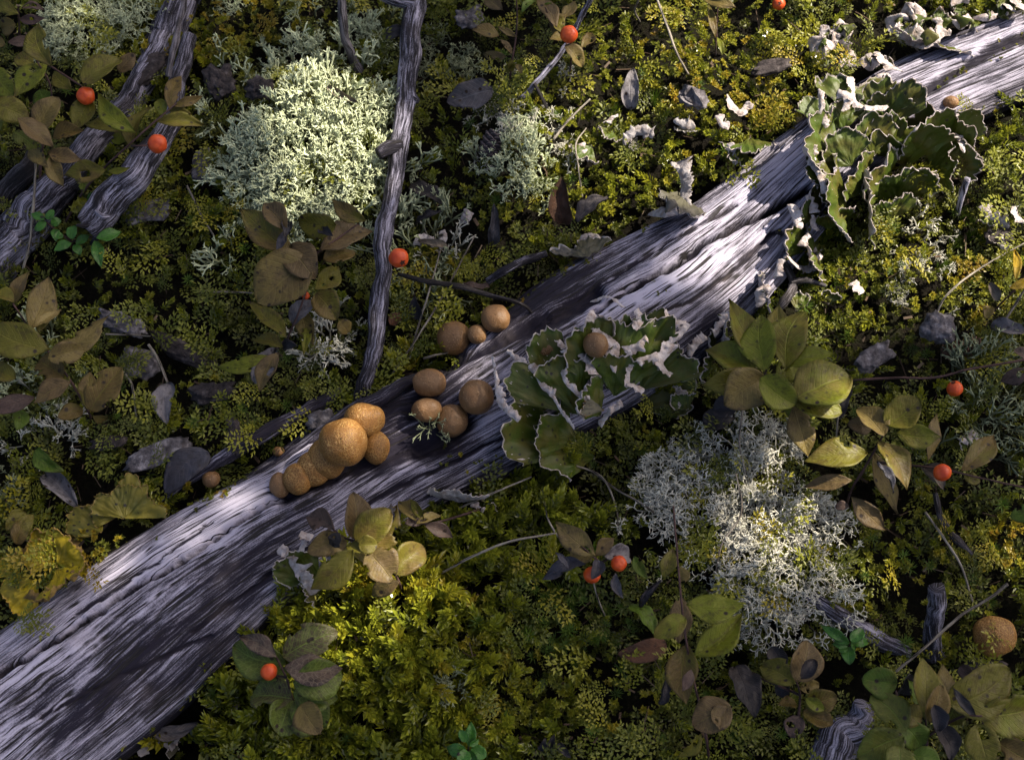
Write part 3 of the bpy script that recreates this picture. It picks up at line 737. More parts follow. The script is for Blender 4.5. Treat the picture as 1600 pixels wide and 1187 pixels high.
# ------------------------------------------------------------------ reindeer lichens
def p_clad(rng, kind):
    """one branched podetium: thin three-sided tubes"""
    segs = []
    if kind == 'A': dep, L0, r0, spr, kids = 4, .42, .054, 34, (2, 2, 3)
    elif kind == 'B': dep, L0, r0, spr, kids = 5, .34, .040, 50, (2, 2, 3)
    else: dep, L0, r0, spr, kids = 3, .50, .045, 30, (2, 2)
    def grow(p, d, L, r, k):
        e = p + d * L; segs.append((p, e, r, r * .80, 1 - k / dep, 1 - (k - 1) / dep))
        if k <= 1:
            for s in (-1, 1):
                q = nrm(d + rng.normal(0, .55, 3)); segs.append((e, e + q * L * .55, r * .8, r * .3, 1, 1))
            return
        for _ in range(rng.choice(kids)):
            ax = nrm(np.cross(d, rng.normal(0, 1, 3))); a = rad(spr) * rng.uniform(.55, 1.2)
            q = nrm(d * math.cos(a) + ax * math.sin(a) + np.array([0, 0, .14 if kind != 'B' else .02]))
            grow(e, q, L * rng.uniform(.6, .88), r * .80, k - 1)
    grow(np.zeros(3), nrm(np.array([rng.normal(0, .2), rng.normal(0, .2), 1.0])), L0, r0, dep)
    V, F, T = [], [], []
    for p, e, r, r2, t0, t1 in segs:
        d = nrm(e - p); s = nrm(np.cross(d, [.3, .5, .81])); b = np.cross(d, s); k = len(V)
        for q, rr, t in ((p, r, t0), (e, r2, t1)):
            for i in range(3):
                a = i * 2.0944; V.append(q + (s * math.cos(a) + b * math.sin(a)) * rr); T.append(t ** 1.6)
        for i in range(3): F.append((k + i, k + (i + 1) % 3, k + 3 + (i + 1) % 3, k + 3 + i))
    return np.array(V), np.array(F), np.array(T)
CL = {q: [p_clad(rg, q) for _ in range(6)] for q in 'ABC'}

def lichen(label, areas, n, kind, mat, size, dz=(0, .003), tilt=28, seed=0, group=None, name='reindeer_lichen'):
    rng = np.random.default_rng(900 + seed)
    x0 = min(a[0] - 1.3 * max(a[2], a[3]) for a in areas); x1 = max(a[0] + 1.3 * max(a[2], a[3]) for a in areas)
    y0 = min(a[1] - 1.3 * max(a[2], a[3]) for a in areas); y1 = max(a[1] + 1.3 * max(a[2], a[3]) for a in areas)
    px = rng.uniform(x0, x1, n); py = rng.uniform(y0, y1, n)
    val = np.zeros(n)
    for cx, cy, rx, ry, ang, w in areas:
        a = rad(ang); dx, dy = px - cx, py - cy
        u = (dx * math.cos(a) - dy * math.sin(a)) / rx; v = (dx * math.sin(a) + dy * math.cos(a)) / ry
        val = np.maximum(val, w * (1 - (u * u + v * v) ** 1.5))
    k = val + .22 * n2(px, py, .03, 2, seed) > rng.uniform(.0, .45, n); px, py, val = px[k], py[k], val[k]
    m = len(px); pos = on_ground(px, py) ; pos[:, 2] += rng.uniform(dz[0], dz[1], m) + .004 * np.clip(val, 0, 1)
    cxy = pos[:, :2].mean(0); out = pos[:, :2] - cxy
    az = np.where(rng.random(m) < .65, np.arctan2(out[:, 1], out[:, 0]), rng.uniform(0, 6.28, m))
    B = zbasis(az, rad(tilt) * rng.uniform(.1, 1.2, m), rng.uniform(0, 6.28, m))
    V, F, A = join(CL[kind], pos, B, size * P * rng.uniform(.7, 1.2, m), rng.random(m), rng)
    return tag(mesh(name, V, F, M[mat], attrs=A, smooth=True), label, 'lichen', group)

lichen('large pale green reindeer lichen cushion left of the upright grey branch', [(490,268,122,105,0,1),(450,325,80,55,0,1),(545,225,72,80,0,1),(505,185,70,50,0,1)], 1050, 'A', 'cladA', 50, (0, .003), 26, 1)
lichen('looser reindeer lichen patch with golden moss above the large pale cushion', [(480,115,70,40,30,.7),(565,75,50,50,0,.6)], 420, 'A', 'cladA', 34, (0, .003), 30, 2)
lichen('white reindeer lichen cushion beside the old log in the top left', [(165,40,85,50,0,1),(120,75,50,28,20,.8),(225,20,50,30,0,1)], 480, 'B', 'cladA', 36, (0, .004), 30, 3)
lichen('small pale sprig of reindeer lichen at the top edge beside the golden moss', [(358,12,22,16,0,1)], 50, 'B', 'cladA', 28, (0, .002), 30, 4)
lichen('small round grey-green reindeer lichen tuft below the spotted brown leaves', [(507,545,32,42,0,1.1)], 110, 'A', 'cladB', 36, (0, .005), 40, 5)
lichen('cream reindeer lichen clump above and right of the dark cone', [(800,195,62,30,0,1),(860,205,30,25,0,.7)], 230, 'B', 'cladB', 30, (0, .004), 30, 6)
lichen('bright cream reindeer lichen clump just below the dark cone', [(812,255,32,50,0,1),(838,300,30,24,0,1)], 240, 'A', 'cladA', 32, (0, .004), 32, 7)
lichen('large grey-white reindeer lichen mat right of centre, upper left part', [(1090,790,95,75,0,1),(1040,760,50,36,0,1),(1170,720,60,50,0,1)], 500, 'B', 'cladB', 40, (.003, .009), 45, 8)
lichen('dense grey-white reindeer lichen mat above the small glossy green sprig', [(1210,905,85,75,0,1.1),(1230,820,75,50,0,.8),(1190,960,50,36,0,1)], 540, 'B', 'cladB', 40, (.003, .009), 45, 9)
lichen('thin grey lichen tuft left of the flat grey dead leaf at the top', [(695,95,35,40,0,.8),(735,120,22,18,0,.8)], 110, 'B', 'cladC', 30, (0, .004), 40, 10)
lichen('thin wispy lichen growing right of the upright branch beside the orange berry', [(665,440,50,60,0,.75),(680,360,40,26,0,.8)], 170, 'C', 'cladC', 44, (0, .004), 45, 11)
lichen('pale branching lichen under the brown-green leaves at the left edge', [(25,585,55,50,0,.9),(60,540,30,60,0,.6)], 200, 'A', 'cladA', 34, (0, .004), 40, 12)
lichen('sparse bone-white lichen branches beneath the left-hand leafy plant', [(100,675,42,34,0,.8),(60,690,45,24,0,.7)], 110, 'A', 'cladB', 30, (0, .006), 55, 13)
lichen('fine grey lichen tuft at the left edge above the yellow folded lobes', [(12,765,34,24,0,1)], 90, 'B', 'cladC', 30, (0, .004), 40, 14)
lichen('thin grey-green lichen thicket at the right edge beside the upper orange berry', [(1560,650,70,80,0,.9),(1520,580,50,30,0,.6)], 380, 'C', 'cladC', 46, (0, .006), 45, 15)
lichen('tiny grey-green lichen tuft standing in the glossy moss at the bottom', [(692,1083,18,20,0,1.2)], 34, 'A', 'cladC', 28, (.004, .008), 40, 16)
lichen('small pale lichen sprig in the sun below the right-hand leafy lichen', [(1430,355,18,36,0,.9)], 60, 'C', 'cladB', 34, (.002, .006), 35, 17)
lichen('silvery lichen speckles in the sunlit moss near the right edge', [(1440,430,50,36,0,.45),(1400,470,30,20,0,.5)], 90, 'B', 'cladB', 20, (.001, .005), 40, 18)
lichen('little white lichen fork left of the cone clump', [(743,262,12,18,0,1.2)], 14, 'A', 'cladA', 26, (.003, .005), 35, 19)
lichen('pale lichen twigs beside the curled tan leaf below the orange berry', [(702,395,26,20,0,1.0)], 40, 'C', 'cladB', 30, (.001, .004), 40, 20)
# ------------------------------------------------------------------ branches, twigs, straws
def stick(name, label, cat, pts, radii, mat, z, sides=14, rough=.18, fine=.06, seed=0, stain_shade=.0, parent=None, group=None, lift=True):
    """pts in pixels, radii in pixels, z = heights (m) above the surface below"""
    pts = np.asarray(pts, float); z = np.broadcast_to(np.asarray(z, float), (len(pts),))
    w = []
    for (x, y), h in zip(pts, z):
        g_ = on_ground(x, y)[0] if lift else surf(x, y)
        w.append(at(x, y, g_[2] + h))
    w = np.array(w)
    L = np.hypot(*np.diff(pts, axis=0).T).sum(); n = int(max(10, min(160, L / 3)))
    path = smooth_path(w, n); rr = np.interp(np.linspace(0, 1, n), np.linspace(0, 1, len(radii)), radii) * P
    if n > 24:
        jit = .18 * np.mean(rr); q = np.linspace(0, L / 40, n)
        path = path + jit * np.stack([fbm(np.stack([q, 0 * q + k_, 0 * q + seed], -1), 3, seed) for k_ in (1, 2, 3)], -1)
    V, F, uv = tube(path, rr, sides, rough, seed, fine)
    st = np.full(len(V), stain_shade)
    o = mesh(name, V, F, M[mat], parent, uv=uv, attrs={'stain_shade': st})
    if parent is None: tag(o, label, cat, group)
    return o

b1 = stick('dead_branch', 'dark grey dead branch running upright from the puffballs to the top edge', 'branch', [(655,-60),(648,0),(641,80),(628,190),(616,290),(600,370),(598,400),(594,480),(581,555),(568,600),(556,640)], [20,19,17,16,15.5,13,12,14,13,12,10], 'stick', [.030,.030,.028,.026,.024,.022,.021,.019,.017,.014,.004], 22, .22, .10, 1, .12)
stick('stub', None, None, [(624,228),(606,231),(590,240)], [11,10,8], 'stick', [.026,.027,.026], 14, .25, .1, 2, .3, b1)
stick('stub', None, None, [(648,8),(620,2),(596,-6)], [13,11,8], 'stick', [.030,.033,.036], 14, .25, .1, 3, -.1, b1)
stick('knot', None, None, [(640,150),(652,158)], [10,5], 'stick', [.030,.034], 10, .3, .1, 4, .0, b1)
b2 = stick('old_branch', 'thick weathered grey-blue branch crossing the top left corner', 'branch', [(-60,470),(0,405),(50,330),(110,265),(180,190),(225,120),(262,60),(300,-30)], [42,36,30,25,25,26,30,30], 'stick', [-.002,.004,.007,.007,.007,.007,.007,.007], 26, .25, .10, 5, .08)
b3 = stick('broken_branch', 'short broken grey branch ending in splintered wood above the green sprig', 'branch', [(300,60),(282,120),(268,180),(248,225),(215,270),(178,310),(142,356)], [13,15,16,19,24,26,25], 'stick', [.012,.016,.020,.024,.026,.026,.026], 22, .2, .12, 6, .1)
stick('splinter', None, None, [(150,340),(134,352),(120,352)], [8,6,2], 'stick', [.030,.032,.034], 8, .2, .1, 7, .2, b3)
stick('splinter', None, None, [(165,345),(150,372),(142,382)], [8,6,2], 'stick', [.026,.026,.024], 8, .2, .1, 8, .3, b3)
stick('ring_scar', None, None, [(150,330),(160,338),(172,338)], [3,4,3], 'stick', [.034,.036,.034], 8, .2, .1, 9, -.2, b3)
stick('dark_branch', 'dark fallen branch lying along the left edge', 'branch', [(-40,340),(10,300),(48,262),(60,225)], [18,18,15,10], 'darkstick', [.006,.008,.010,.012], 14, .2, .08, 10, .0)
stick('lichened_twig', 'thin knobbly twig lying along the broken branch', 'twig', [(292,-20),(284,20),(272,70),(262,120)], [5,5,6,5], 'darkstick', [.034,.034,.034,.030], 8, .4, .1, 11, -.3)
stick('bent_twig', 'smooth brown bent stem rising from the pale lichen cushion', 'twig', [(532,-30),(534,20),(540,60),(551,88),(560,112)], [8,7.5,7,8,9], 'darkstick', [.050,.042,.032,.022,.010], 10, .1, .03, 12, -.25)
stick('split_strip', None, None, [(535,612),(480,640),(420,672),(360,708),(320,735),(250,780)], [9,11,12,11,8,4], 'wood', [.012,.014,.014,.012,.009,.002], 14, .2, .08, 13, .35, logo)
stick('split_strip', None, None, [(660,585),(610,610),(560,640),(520,668),(470,700),(400,742)], [8,11,13,12,10,4], 'wood', [.018,.020,.020,.018,.014,.008], 14, .2, .08, 14, .4, logo)
stick('black_twig', 'slender black twig arching over the log beside the puffball trio', 'twig', [(622,428),(660,438),(720,448),(775,464),(812,474),(834,492)], [3,4.5,4.5,4,3,2], 'darkstick', [.016,.020,.022,.024,.026,.020], 8, .2, .05, 15, .2)
stick('flat_stick', 'short grey stick resting on the upper side of the log', 'stick', [(855,396),(822,408),(790,424),(762,440)], [5,7,7,6], 'stick', [.016,.017,.017,.014], 10, .25, .08, 16, .2)
stick('upright_stub', 'upright broken grey twig stump near the tan puffball in the lower right', 'stump', [(1460,1025),(1459,985),(1461,950),(1464,918)], [15,13,13,12], 'stick', [.004,.016,.026,.036], 16, .15, .12, 17, .1)
stick('half_buried_branch', 'half-buried grey branch below the grey-white lichen mat', 'branch', [(1262,925),(1290,950),(1330,972),(1375,1000),(1420,1018)], [8,11,12,13,9], 'stick', [.006,.010,.010,.009,.006], 14, .3, .1, 18, .05)
stick('short_stick', 'short bleached stick leaning in the moss below the right-hand leafy lichen', 'stick', [(1512,280),(1504,300),(1496,335)], [6,6,4], 'stick', [.022,.016,.006], 10, .15, .08, 19, -.35)
stick('crooked_twig', 'crooked dark twig beside the log above the green whorl of leaves', 'twig', [(1218,360),(1222,400),(1240,440),(1225,470),(1216,482)], [6,6,7,8,5], 'darkstick', [.018,.016,.016,.018,.016], 10, .3, .1, 20, .0)
stick('side_twig', 'dark twig reaching right from the crooked twig', 'twig', [(1236,442),(1262,438),(1290,446)], [6,5,3], 'darkstick', [.017,.018,.014], 9, .3, .1, 21, -.1)
stick('knobbly_twig', 'knobbly dark twig hanging below the right-hand plant', 'twig', [(1462,770),(1470,810),(1492,840),(1520,865)], [4,5,5,3], 'darkstick', [.018,.016,.014,.012], 8, .4, .1, 22, -.1)
stick('lichened_twig', 'grey-blue knobbly twig beside the top orange berry', 'twig', [(930,-10),(915,15),(898,48),(878,80),(850,115),(815,155)], [4,4.5,4.5,4.5,5,5], 'stick', [.034,.032,.030,.026,.020,.012], 8, .35, .1, 23, -.05)
stick('dark_twig', 'short dark twig forking below the top orange berry twig', 'twig', [(835,130),(845,150),(856,170)], [3.5,3,2.5], 'darkstick', [.018,.014,.010], 8, .3, .1, 24, .1)
stick('grey_driftwood', 'blunt pale grey piece of wood among leaves at the bottom right', 'stick', [(1355,1105),(1335,1135),(1310,1165),(1290,1220)], [14,26,32,34], 'wood', [.012,.012,.012,.010], 22, .07, .02, 25, .12)
stick('brown_twig', 'thin reddish twig running to the right edge above the orange berry', 'twig', [(1330,594),(1400,590),(1460,590),(1520,576),(1610,560)], [1.8,2,2,2,2], 'stem', [.016,.020,.024,.028,.030], 7, .2, .05, 26, -.2)
stick('grey_twig', 'grey twig slanting down at the right edge near the tan puffball', 'twig', [(1400,1048),(1440,1015),(1500,962),(1545,935),(1575,912)], [2,2.2,2.2,2.2,2.8], 'straw', [.020,.026,.030,.032,.032], 7, .1, .05, 27, .25)
STRAW = [
 ('long grey straw arching across the glossy moss below the log', [(690,895),(740,868),(800,845),(868,833)], 2.0, (.016,.024,.028,.026)),
 ('curved grey straw hanging from the central leafy lichen', [(895,725),(940,745),(962,790),(966,835)], 1.7, (.014,.016,.016,.010)),
 ('grey straw running from the central leafy lichen toward the white lichen mat', [(925,735),(960,762),(1000,785),(1022,800)], 2.0, (.012,.016,.018,.018)),
 ('dark thin straw curving through the moss left of the central straw', [(718,793),(770,770),(830,745)], 1.7, (.012,.018,.018)),
 ('pale straw in front of the moss hollow below the top berry', [(865,218),(888,188),(922,155)], 2.2, (.018,.022,.024)),
 ('thin curved pale straw above the russet leaf', [(910,308),(904,262),(900,225),(916,200)], 1.5, (.010,.014,.016,.016)),
 ('straight dark stalk in the sunlit moss at the top centre', [(1024,-8),(1042,40),(1056,80),(1076,116)], 2.4, (.030,.028,.022,.014)),
 ('short pale stalk rising at the top beside the dark stalk', [(1000,35),(992,15),(1004,-8)], 1.6, (.014,.020,.026)),
 ('long thin stalk bent over the lower-right moss', [(1446,800),(1478,845),(1502,885),(1520,940)], 2.0, (.018,.022,.020,.012)),
 ('thin stem crossing the white lichen mat diagonally', [(1150,740),(1158,800),(1128,850),(1118,900)], 1.6, (.022,.022,.020,.014)),
 ('dark thread-like stem over the white lichen mat', [(1160,640),(1155,690),(1165,740)], 1.6, (.024,.024,.020)),
 ('pair-like forked straw above the puffballs, upright arm', [(640,560),(655,505),(672,450),(688,390)], 1.6, (.010,.016,.020,.020)),
 ('forked straw above the puffballs, slanting arm', [(612,585),(650,530),(690,465),(742,368)], 1.6, (.010,.018,.022,.020)),
 ('thin pale straw lying across the moss left of the brown plant', [(332,456),(360,456),(402,458)], 1.7, (.014,.015,.014)),
 ('brown straw beside the grey bark piece on the left', [(165,522),(200,523),(235,525)], 1.6, (.014,.014,.013)),
 ('bent olive stalk leading to the grey leaf on the left', [(232,538),(246,560),(262,598)], 2.6, (.018,.016,.012)),
 ('curved grey stalk under the grey lump on the left', [(192,580),(206,600),(214,655)], 2.0, (.014,.014,.008)),
 ('russet needle lying beside the largest tan puffball', [(662,560),(680,555),(700,551)], 2.2, (.016,.018,.018)),
 ('dry straw lying at the right edge above the moss lump', [(1460,500),(1480,460),(1530,420),(1600,380)], 1.7, (.012,.018,.020,.020)),
 ('pale broken straw near the sunlit moss at the right edge', [(1570,500),(1585,478),(1602,450)], 2.2, (.014,.018,.022)),
 ('thin upright stalk under the hanging leaf in the right', [(1306,700),(1308,670),(1310,640)], 1.8, (.008,.016,.020)),
 ('dark wiry stem trailing on the left under the green sprig', [(36,420),(46,380),(52,320),(56,250)], 2.6, (.012,.018,.022,.024)),
 ('lichen-crusted pale stalk in the moss right of the broken branch', [(292,290),(302,310),(318,342),(336,372)], 2.0, (.016,.016,.014,.008)),
 ('thin brown straw beneath the orange berries at the bottom centre', [(926,905),(936,940),(950,970)], 1.4, (.020,.014,.008)),
 ('fine hair-thin straw above the berries at the bottom centre', [(848,770),(856,810),(872,838),(892,862)], 1.6, (.012,.018,.022,.022)),
]
for i, (lb, pts, r, z) in enumerate(STRAW):
    stick('dry_straw', lb, 'straw', pts, [r, r, r * .7], 'straw', z, 6, .1, 0, 60 + i, .1 * ((i * 7) % 5) - .1, None, 'dry straws and stalks')

# ------------------------------------------------------------------ leaves
def leaf_geo(b3, t3, width, seed, fold=.22, arch=.10, curl=0.0, crump=.02, droop=.0, nh=None, bites=0, nu=20, nv=9, ovate=.62, lobes=0.0):
    rng = np.random.default_rng(seed)
    d = t3 - b3; L = np.linalg.norm(d); d = d / L
    if nh is None: nh = np.array([rng.normal(0, .28), -.12 + rng.normal(0, .28), 1.0])
    s = nrm(np.cross(nh, d)); n = np.cross(d, s)
    u = np.linspace(0, 1, nu)[:, None]; v = np.linspace(-1, 1, nv)[None, :]
    prof = np.sin(math.pi * np.clip(u, 0, 1) ** (.88 if ovate > .5 else .75)) ** ((1.05 if width < .62 * L else .62) if ovate > .5 else .6)
    prof = np.maximum(prof, .03 * (1 - u))
    w = width / 2 * prof * (1 + .05 * np.sin(9 * u + rng.uniform(0, 6)) * np.sign(v) + lobes * np.abs(np.sin(u * 9.5 + np.sign(v))))
    bend = rng.uniform(-.09, .09) * L * np.sin(math.pi * u)
    if abs(curl) > 1e-3:
        a = curl * v; xs = np.sin(a) / curl * w; zs = (1 - np.cos(a)) / abs(curl) * w * np.sign(curl)
    else:
        xs = v * w; zs = 0 * v * w
    zs = zs + fold * np.abs(v) * w + arch * L * np.sin(math.pi * u) - droop * L * u ** 2
    q = np.stack([u + 0 * v, v + 0 * u, np.full((nu, nv), seed * .37)], -1)
    zs = zs + crump * L * fbm(q * np.array([3, 1.4, 1]), 3, seed) + .4 * crump * L * np.abs(v) ** 2 * np.sin(u * 15 + rng.uniform(0, 6))
    V = b3 + d * (u * L + 0 * v)[..., None] + s * (xs + bend)[..., None] + n * zs[..., None]
    F = gridfaces(nu, nv)
    uv = np.stack([u + 0 * v, v * .5 + .5 + 0 * u], -1).reshape(-1, 2)
    if bites:
        c = uv[F].mean(1); keep = np.ones(len(F), bool)
        for _ in range(bites):
            cu = rng.uniform(.2, 1.0); cv = rng.choice([rng.uniform(-.05, .15), rng.uniform(.85, 1.05), rng.uniform(.2, .8)]); r = rng.uniform(.07, .17)
            keep &= np.hypot((c[:, 0] - cu) * 1.3, c[:, 1] - cv) > r
        F = F[keep]
    V = V.reshape(-1, 3)
    # a thin under-layer makes the blade a closed body
    th = 0.00012
    nn_ = np.repeat(n[None], len(V), 0)
    m = len(V)
    e = {}
    for f in F:
        for a_, b_ in zip(f, np.roll(f, -1)): e[(a_, b_)] = 1
    rim = [(a_, b_, b_ + m, a_ + m) for (a_, b_) in e if (b_, a_) not in e]
    V2 = np.vstack([V, V - nn_ * th]); F2 = np.vstack([F[:, ::-1], F + m, np.array(rim, int)])
    return V2, F2, np.vstack([uv, uv])

CODE = {'o': 'olive', 'y': 'yg', 'b': 'brown', 'p': 'purple', 'g': 'green', 'm': 'mosaic', 'n': 'mosbr', 'l': 'lingon', 'd': 'black', 'w': 'grey', 't': 'tan', 's': 'slate', 'r': 'russet', 'Y': 'yellow'}

def berry(parent, px, py, r, z, face=(0, -.5, .8), seed=0, stalk_to=None):
    g_ = on_ground(px, py)[0]; c = at(px, py, g_[2] + z); R = r * P * (np.linalg.norm(c - CAMP) / DIST)
    th = np.linspace(0, math.pi, 22); ps = np.linspace(0, 2 * math.pi, 32, endpoint=False)
    T, S = np.meshgrid(th, ps, indexing='ij')
    rr = R * (1 + .02 * np.cos(5 * S) * np.sin(T) + .03 * fbm(np.stack([np.sin(T) * np.cos(S) * 1.4, np.sin(T) * np.sin(S) * 1.4, np.cos(T) + seed], -1), 2, seed) - .10 * np.exp(-(T / .28) ** 2))
    V = np.stack([rr * np.sin(T) * np.cos(S), rr * np.sin(T) * np.sin(S), rr * np.cos(T) * .95], -1).reshape(-1, 3)
    zf = nrm(np.array(face, float)); x = nrm(np.cross([0.1, 1, .1], zf)); y = np.cross(zf, x); Rm = np.stack([x, y, zf], -1)
    own = parent is None
    o = mesh('berry', V @ Rm.T + c, gridfaces(22, 32, True), M['berry'], parent, org=c - np.array([0, 0, R * .9]) if own else None)
    # dried five-lobed calyx
    cv, cf = [], []
    for i in range(5):
        a = i * 1.2566; k = len(cv)
        for ra, da, h in ((.02, 0, .93), (.20, -.5, .90), (.34, 0, .96), (.20, .5, .90)):
            cv.append((ra * R * math.cos(a + da), ra * R * math.sin(a + da), h * R))
        cf.append((k, k + 1, k + 2, k + 3))
    cv = np.array(cv); k = len(cv); cv2 = np.vstack([cv, cv + np.array([0, 0, .05 * R])])
    F = [np.array(cf)[:, ::-1], np.array(cf) + k]
    mesh('calyx', cv2 @ Rm.T + c, F, M['calyx'], o, org=np.array(o.location) + (np.array(parent.location) if parent else 0), smooth=False)
    return o, c

LS = [1000]
def plant(name, label, cat, stems, leaves, h=.035, root=None, berries=(), group='leafy berry plants', hjit=.010, stemr=2.2, fold=.2, bites=.4):
    """stems: lists of (px,py,z); leaves: (bx,by,tx,ty,width,code[,z])"""
    st = stems[0][0]; r0 = on_ground(st[0], st[1])[0]
    e = empty(name, r0)
    for i, sp in enumerate(stems):
        pts = np.array([at(x, y, on_ground(x, y)[0][2] + z) for x, y, z in sp])
        n = max(6, len(pts) * 5); V, F, uv = tube(smooth_path(pts, n), np.linspace(stemr, stemr * .6, n) * P, 7, .12, i)
        mesh('stem', V, F, M['stem'], e, uv=uv, attrs={'stain_shade': np.full(len(V), -.1)})
    for L in leaves:
        bx, by, tx, ty, w, c = L[:6]; z = L[6] if len(L) > 6 else h
        LS[0] += 1; rng = np.random.default_rng(LS[0])
        gz = on_ground(.5 * (bx + tx), .5 * (by + ty))[0][2]
        zb = gz + z + rng.uniform(-.4, .4) * hjit; zt = zb + rng.uniform(-.9, .5) * hjit
        b3 = at(bx, by, zb); t3 = at(tx, ty, zt)
        dead = c in 'dwst'
        V, F, uv = leaf_geo(b3, t3, w * P * 1.04, LS[0], fold=rng.uniform(.05, fold + .15), arch=rng.uniform(.03, .11), curl=(rng.uniform(.5, 1.6) if dead else rng.uniform(.0, .5)), crump=(.07 if dead else .032), bites=(rng.integers(1, 4) if rng.random() < bites else 0))
        mesh('leaf', V, F, M[CODE[c]], e, uv=uv)
    for j, (px, py, r, z, face) in enumerate(berries): berry(e, px, py, r, z, face, j)
    tag(e, label, cat, group)
    return e

plant('leafy_plant', 'olive leafy shoot with an orange berry in front of the broken grey branch', 'plant',
 [[(100,352,.004),(130,300,.022),(165,260,.034),(202,226,.042),(243,189,.048),(276,162,.052)], [(205,228,.042),(225,228,.042),(236,226,.040)]],
 [(265,172,284,119,25,'o',.050),(270,166,318,150,15,'o',.052),(243,190,322,196,25,'o',.046),(257,182,246,155,20,'y',.052),(262,172,300,178,14,'o',.046),
  (165,266,100,274,36,'o',.040),(168,268,204,262,11,'y',.038),(212,208,154,145,33,'y',.048),(190,205,131,194,37,'o',.044),(206,234,236,168,36,'o',.040),(186,226,188,205,30,'y',.036),
  (128,285,130,302,12,'g',.030),(110,330,140,312,24,'y',.020)],
 .042, berries=[(246,225,14.5,.040,(.55,-.5,.35))])
plant('leafy_plant', 'large olive-leaved plant with an orange berry in the top left corner', 'plant',
 [[(60,300,.004),(70,200,.030),(80,140,.042),(52,86,.050)],[(52,86,.050),(81,105,.050),(131,137,.048)],[(70,200,.034),(40,190,.044),(0,180,.048)]],
 [(80,103,60,35,42,'o',.054),(75,100,25,152,44,'y',.054),(130,132,190,92,58,'o',.052),(185,112,211,84,24,'b',.044),(140,150,115,206,38,'o',.044),(112,140,84,112,26,'o',.046),
  (-12,165,46,186,42,'o',.052),(28,184,84,230,38,'b',.056),(58,204,92,152,40,'b',.050),(82,216,132,205,32,'o',.042),(22,206,58,236,28,'g',.042),(-8,110,22,150,40,'y',.046),
  (52,100,22,92,30,'o',.048),(75,237,128,250,30,'b',.042),(78,245,100,292,28,'b',.038),(70,170,62,140,34,'g',.036),(0,205,20,180,30,'g',.034),(45,235,75,262,24,'b',.036),(100,165,75,180,30,'g',.036),(15,130,-10,160,36,'o',.036)],
 .048, berries=[(134,150,13.5,.050,(.35,-.6,.25))])
plant('leafy_plant', 'small cluster of brownish leaves in the extreme top left corner', 'plant',
 [[(30,60,.004),(30,40,.034),(28,10,.046)]],
 [(28,22,-6,2,30,'o',.050),(34,12,70,16,15,'p',.048),(30,30,71,28,18,'p',.048),(24,38,2,46,30,'b',.046),(12,66,53,63,18,'p',.046),(8,70,-10,60,20,'b',.044)], .046)
plant('leafy_plant', 'brown spotted leafy plant beside the upright branch, over the pale lichen cushion', 'plant',
 [[(446,560,.004),(450,528,.030),(466,490,.042),(482,444,.050)],[(482,444,.050),(475,410,.050),(500,392,.052),(560,350,.050)],[(450,528,.030),(430,545,.034)]],
 [(456,396,375,325,46,'o',.050),(447,360,412,317,36,'b',.054),(526,352,465,344,40,'o',.052),(500,392,582,362,48,'b',.056),(572,345,518,311,28,'o',.054),(484,404,402,474,82,'b',.054),
  (452,384,492,436,52,'b',.060),(505,405,556,394,32,'o',.048),(492,452,530,416,34,'o',.044),(494,458,527,500,42,'o',.044),(448,527,389,470,34,'o',.042),(442,541,392,531,28,'o',.036),
  (426,556,335,574,26,'y',.034),(436,550,405,613,30,'b',.034),(478,504,474,556,16,'y',.030),(530,500,545,520,24,'b',.030),(446,372,450,345,22,'d',.058),(432,392,444,360,16,'s',.062),(520,368,500,358,18,'d',.060),
  (470,480,490,540,30,'b',.030),(465,540,440,540,20,'d',.036)],
 .048, berries=[(478,462,6,.036,(0,-.3,.9))], bites=.35)
plant('leafy_plant', 'brown-green leafy shoot leaning up from the left edge', 'plant',
 [[(142,655,.004),(138,643,.018),(111,596,.034),(88,565,.042),(50,518,.048),(20,474,.052)]],
 [(47,513,76,432,44,'b',.050),(50,513,96,484,17,'b',.054),(78,546,-20,506,56,'o',.050),(80,560,170,494,42,'b',.048),(75,560,132,546,34,'b',.054),(110,596,52,630,36,'b',.046),
  (140,642,191,574,48,'o',.038),(138,640,140,580,34,'o',.032),(130,640,90,652,26,'o',.030),(55,620,-25,644,28,'p',.044),(30,640,28,672,24,'g',.034),(25,590,-20,578,30,'o',.046),
  (22,474,46,424,26,'b',.046),(100,590,60,565,40,'o',.036),(88,560,105,620,34,'y',.032),(22,472,-12,458,28,'o',.052),(145,650,168,655,18,'b',.018),(60,520,80,460,30,'o',.044)],
 .046)
plant('leafy_plant', 'olive-brown leafy plant in front of the log below the golden puffball cluster', 'plant',
 [[(628,925,.003),(620,902,.020),(600,875,.034),(556,846,.046)],[(556,846,.046),(535,838,.046),(520,826,.046)],[(760,792,.012),(710,808,.022),(668,818,.030),(640,812,.034)]],
 [(553,842,552,768,42,'b',.050),(556,846,611,795,48,'o',.056),(576,862,620,788,46,'o',.048),(552,858,485,921,44,'o',.052),(542,846,480,862,36,'b',.044),(522,826,478,808,34,'p',.048),
  (576,862,614,908,52,'b',.050),(615,895,664,855,42,'o',.044),(624,908,580,932,26,'b',.036),(650,812,622,784,26,'b',.038),(662,812,640,778,16,'o',.040),(632,818,668,806,20,'p',.036),
  (664,820,708,840,22,'p',.036),(650,818,690,806,14,'b',.040),(560,852,590,850,26,'y',.058),(530,832,520,852,22,'d',.052),(604,800,612,788,14,'d',.058),(545,850,575,880,30,'o',.040)],
 .046, bites=.3)
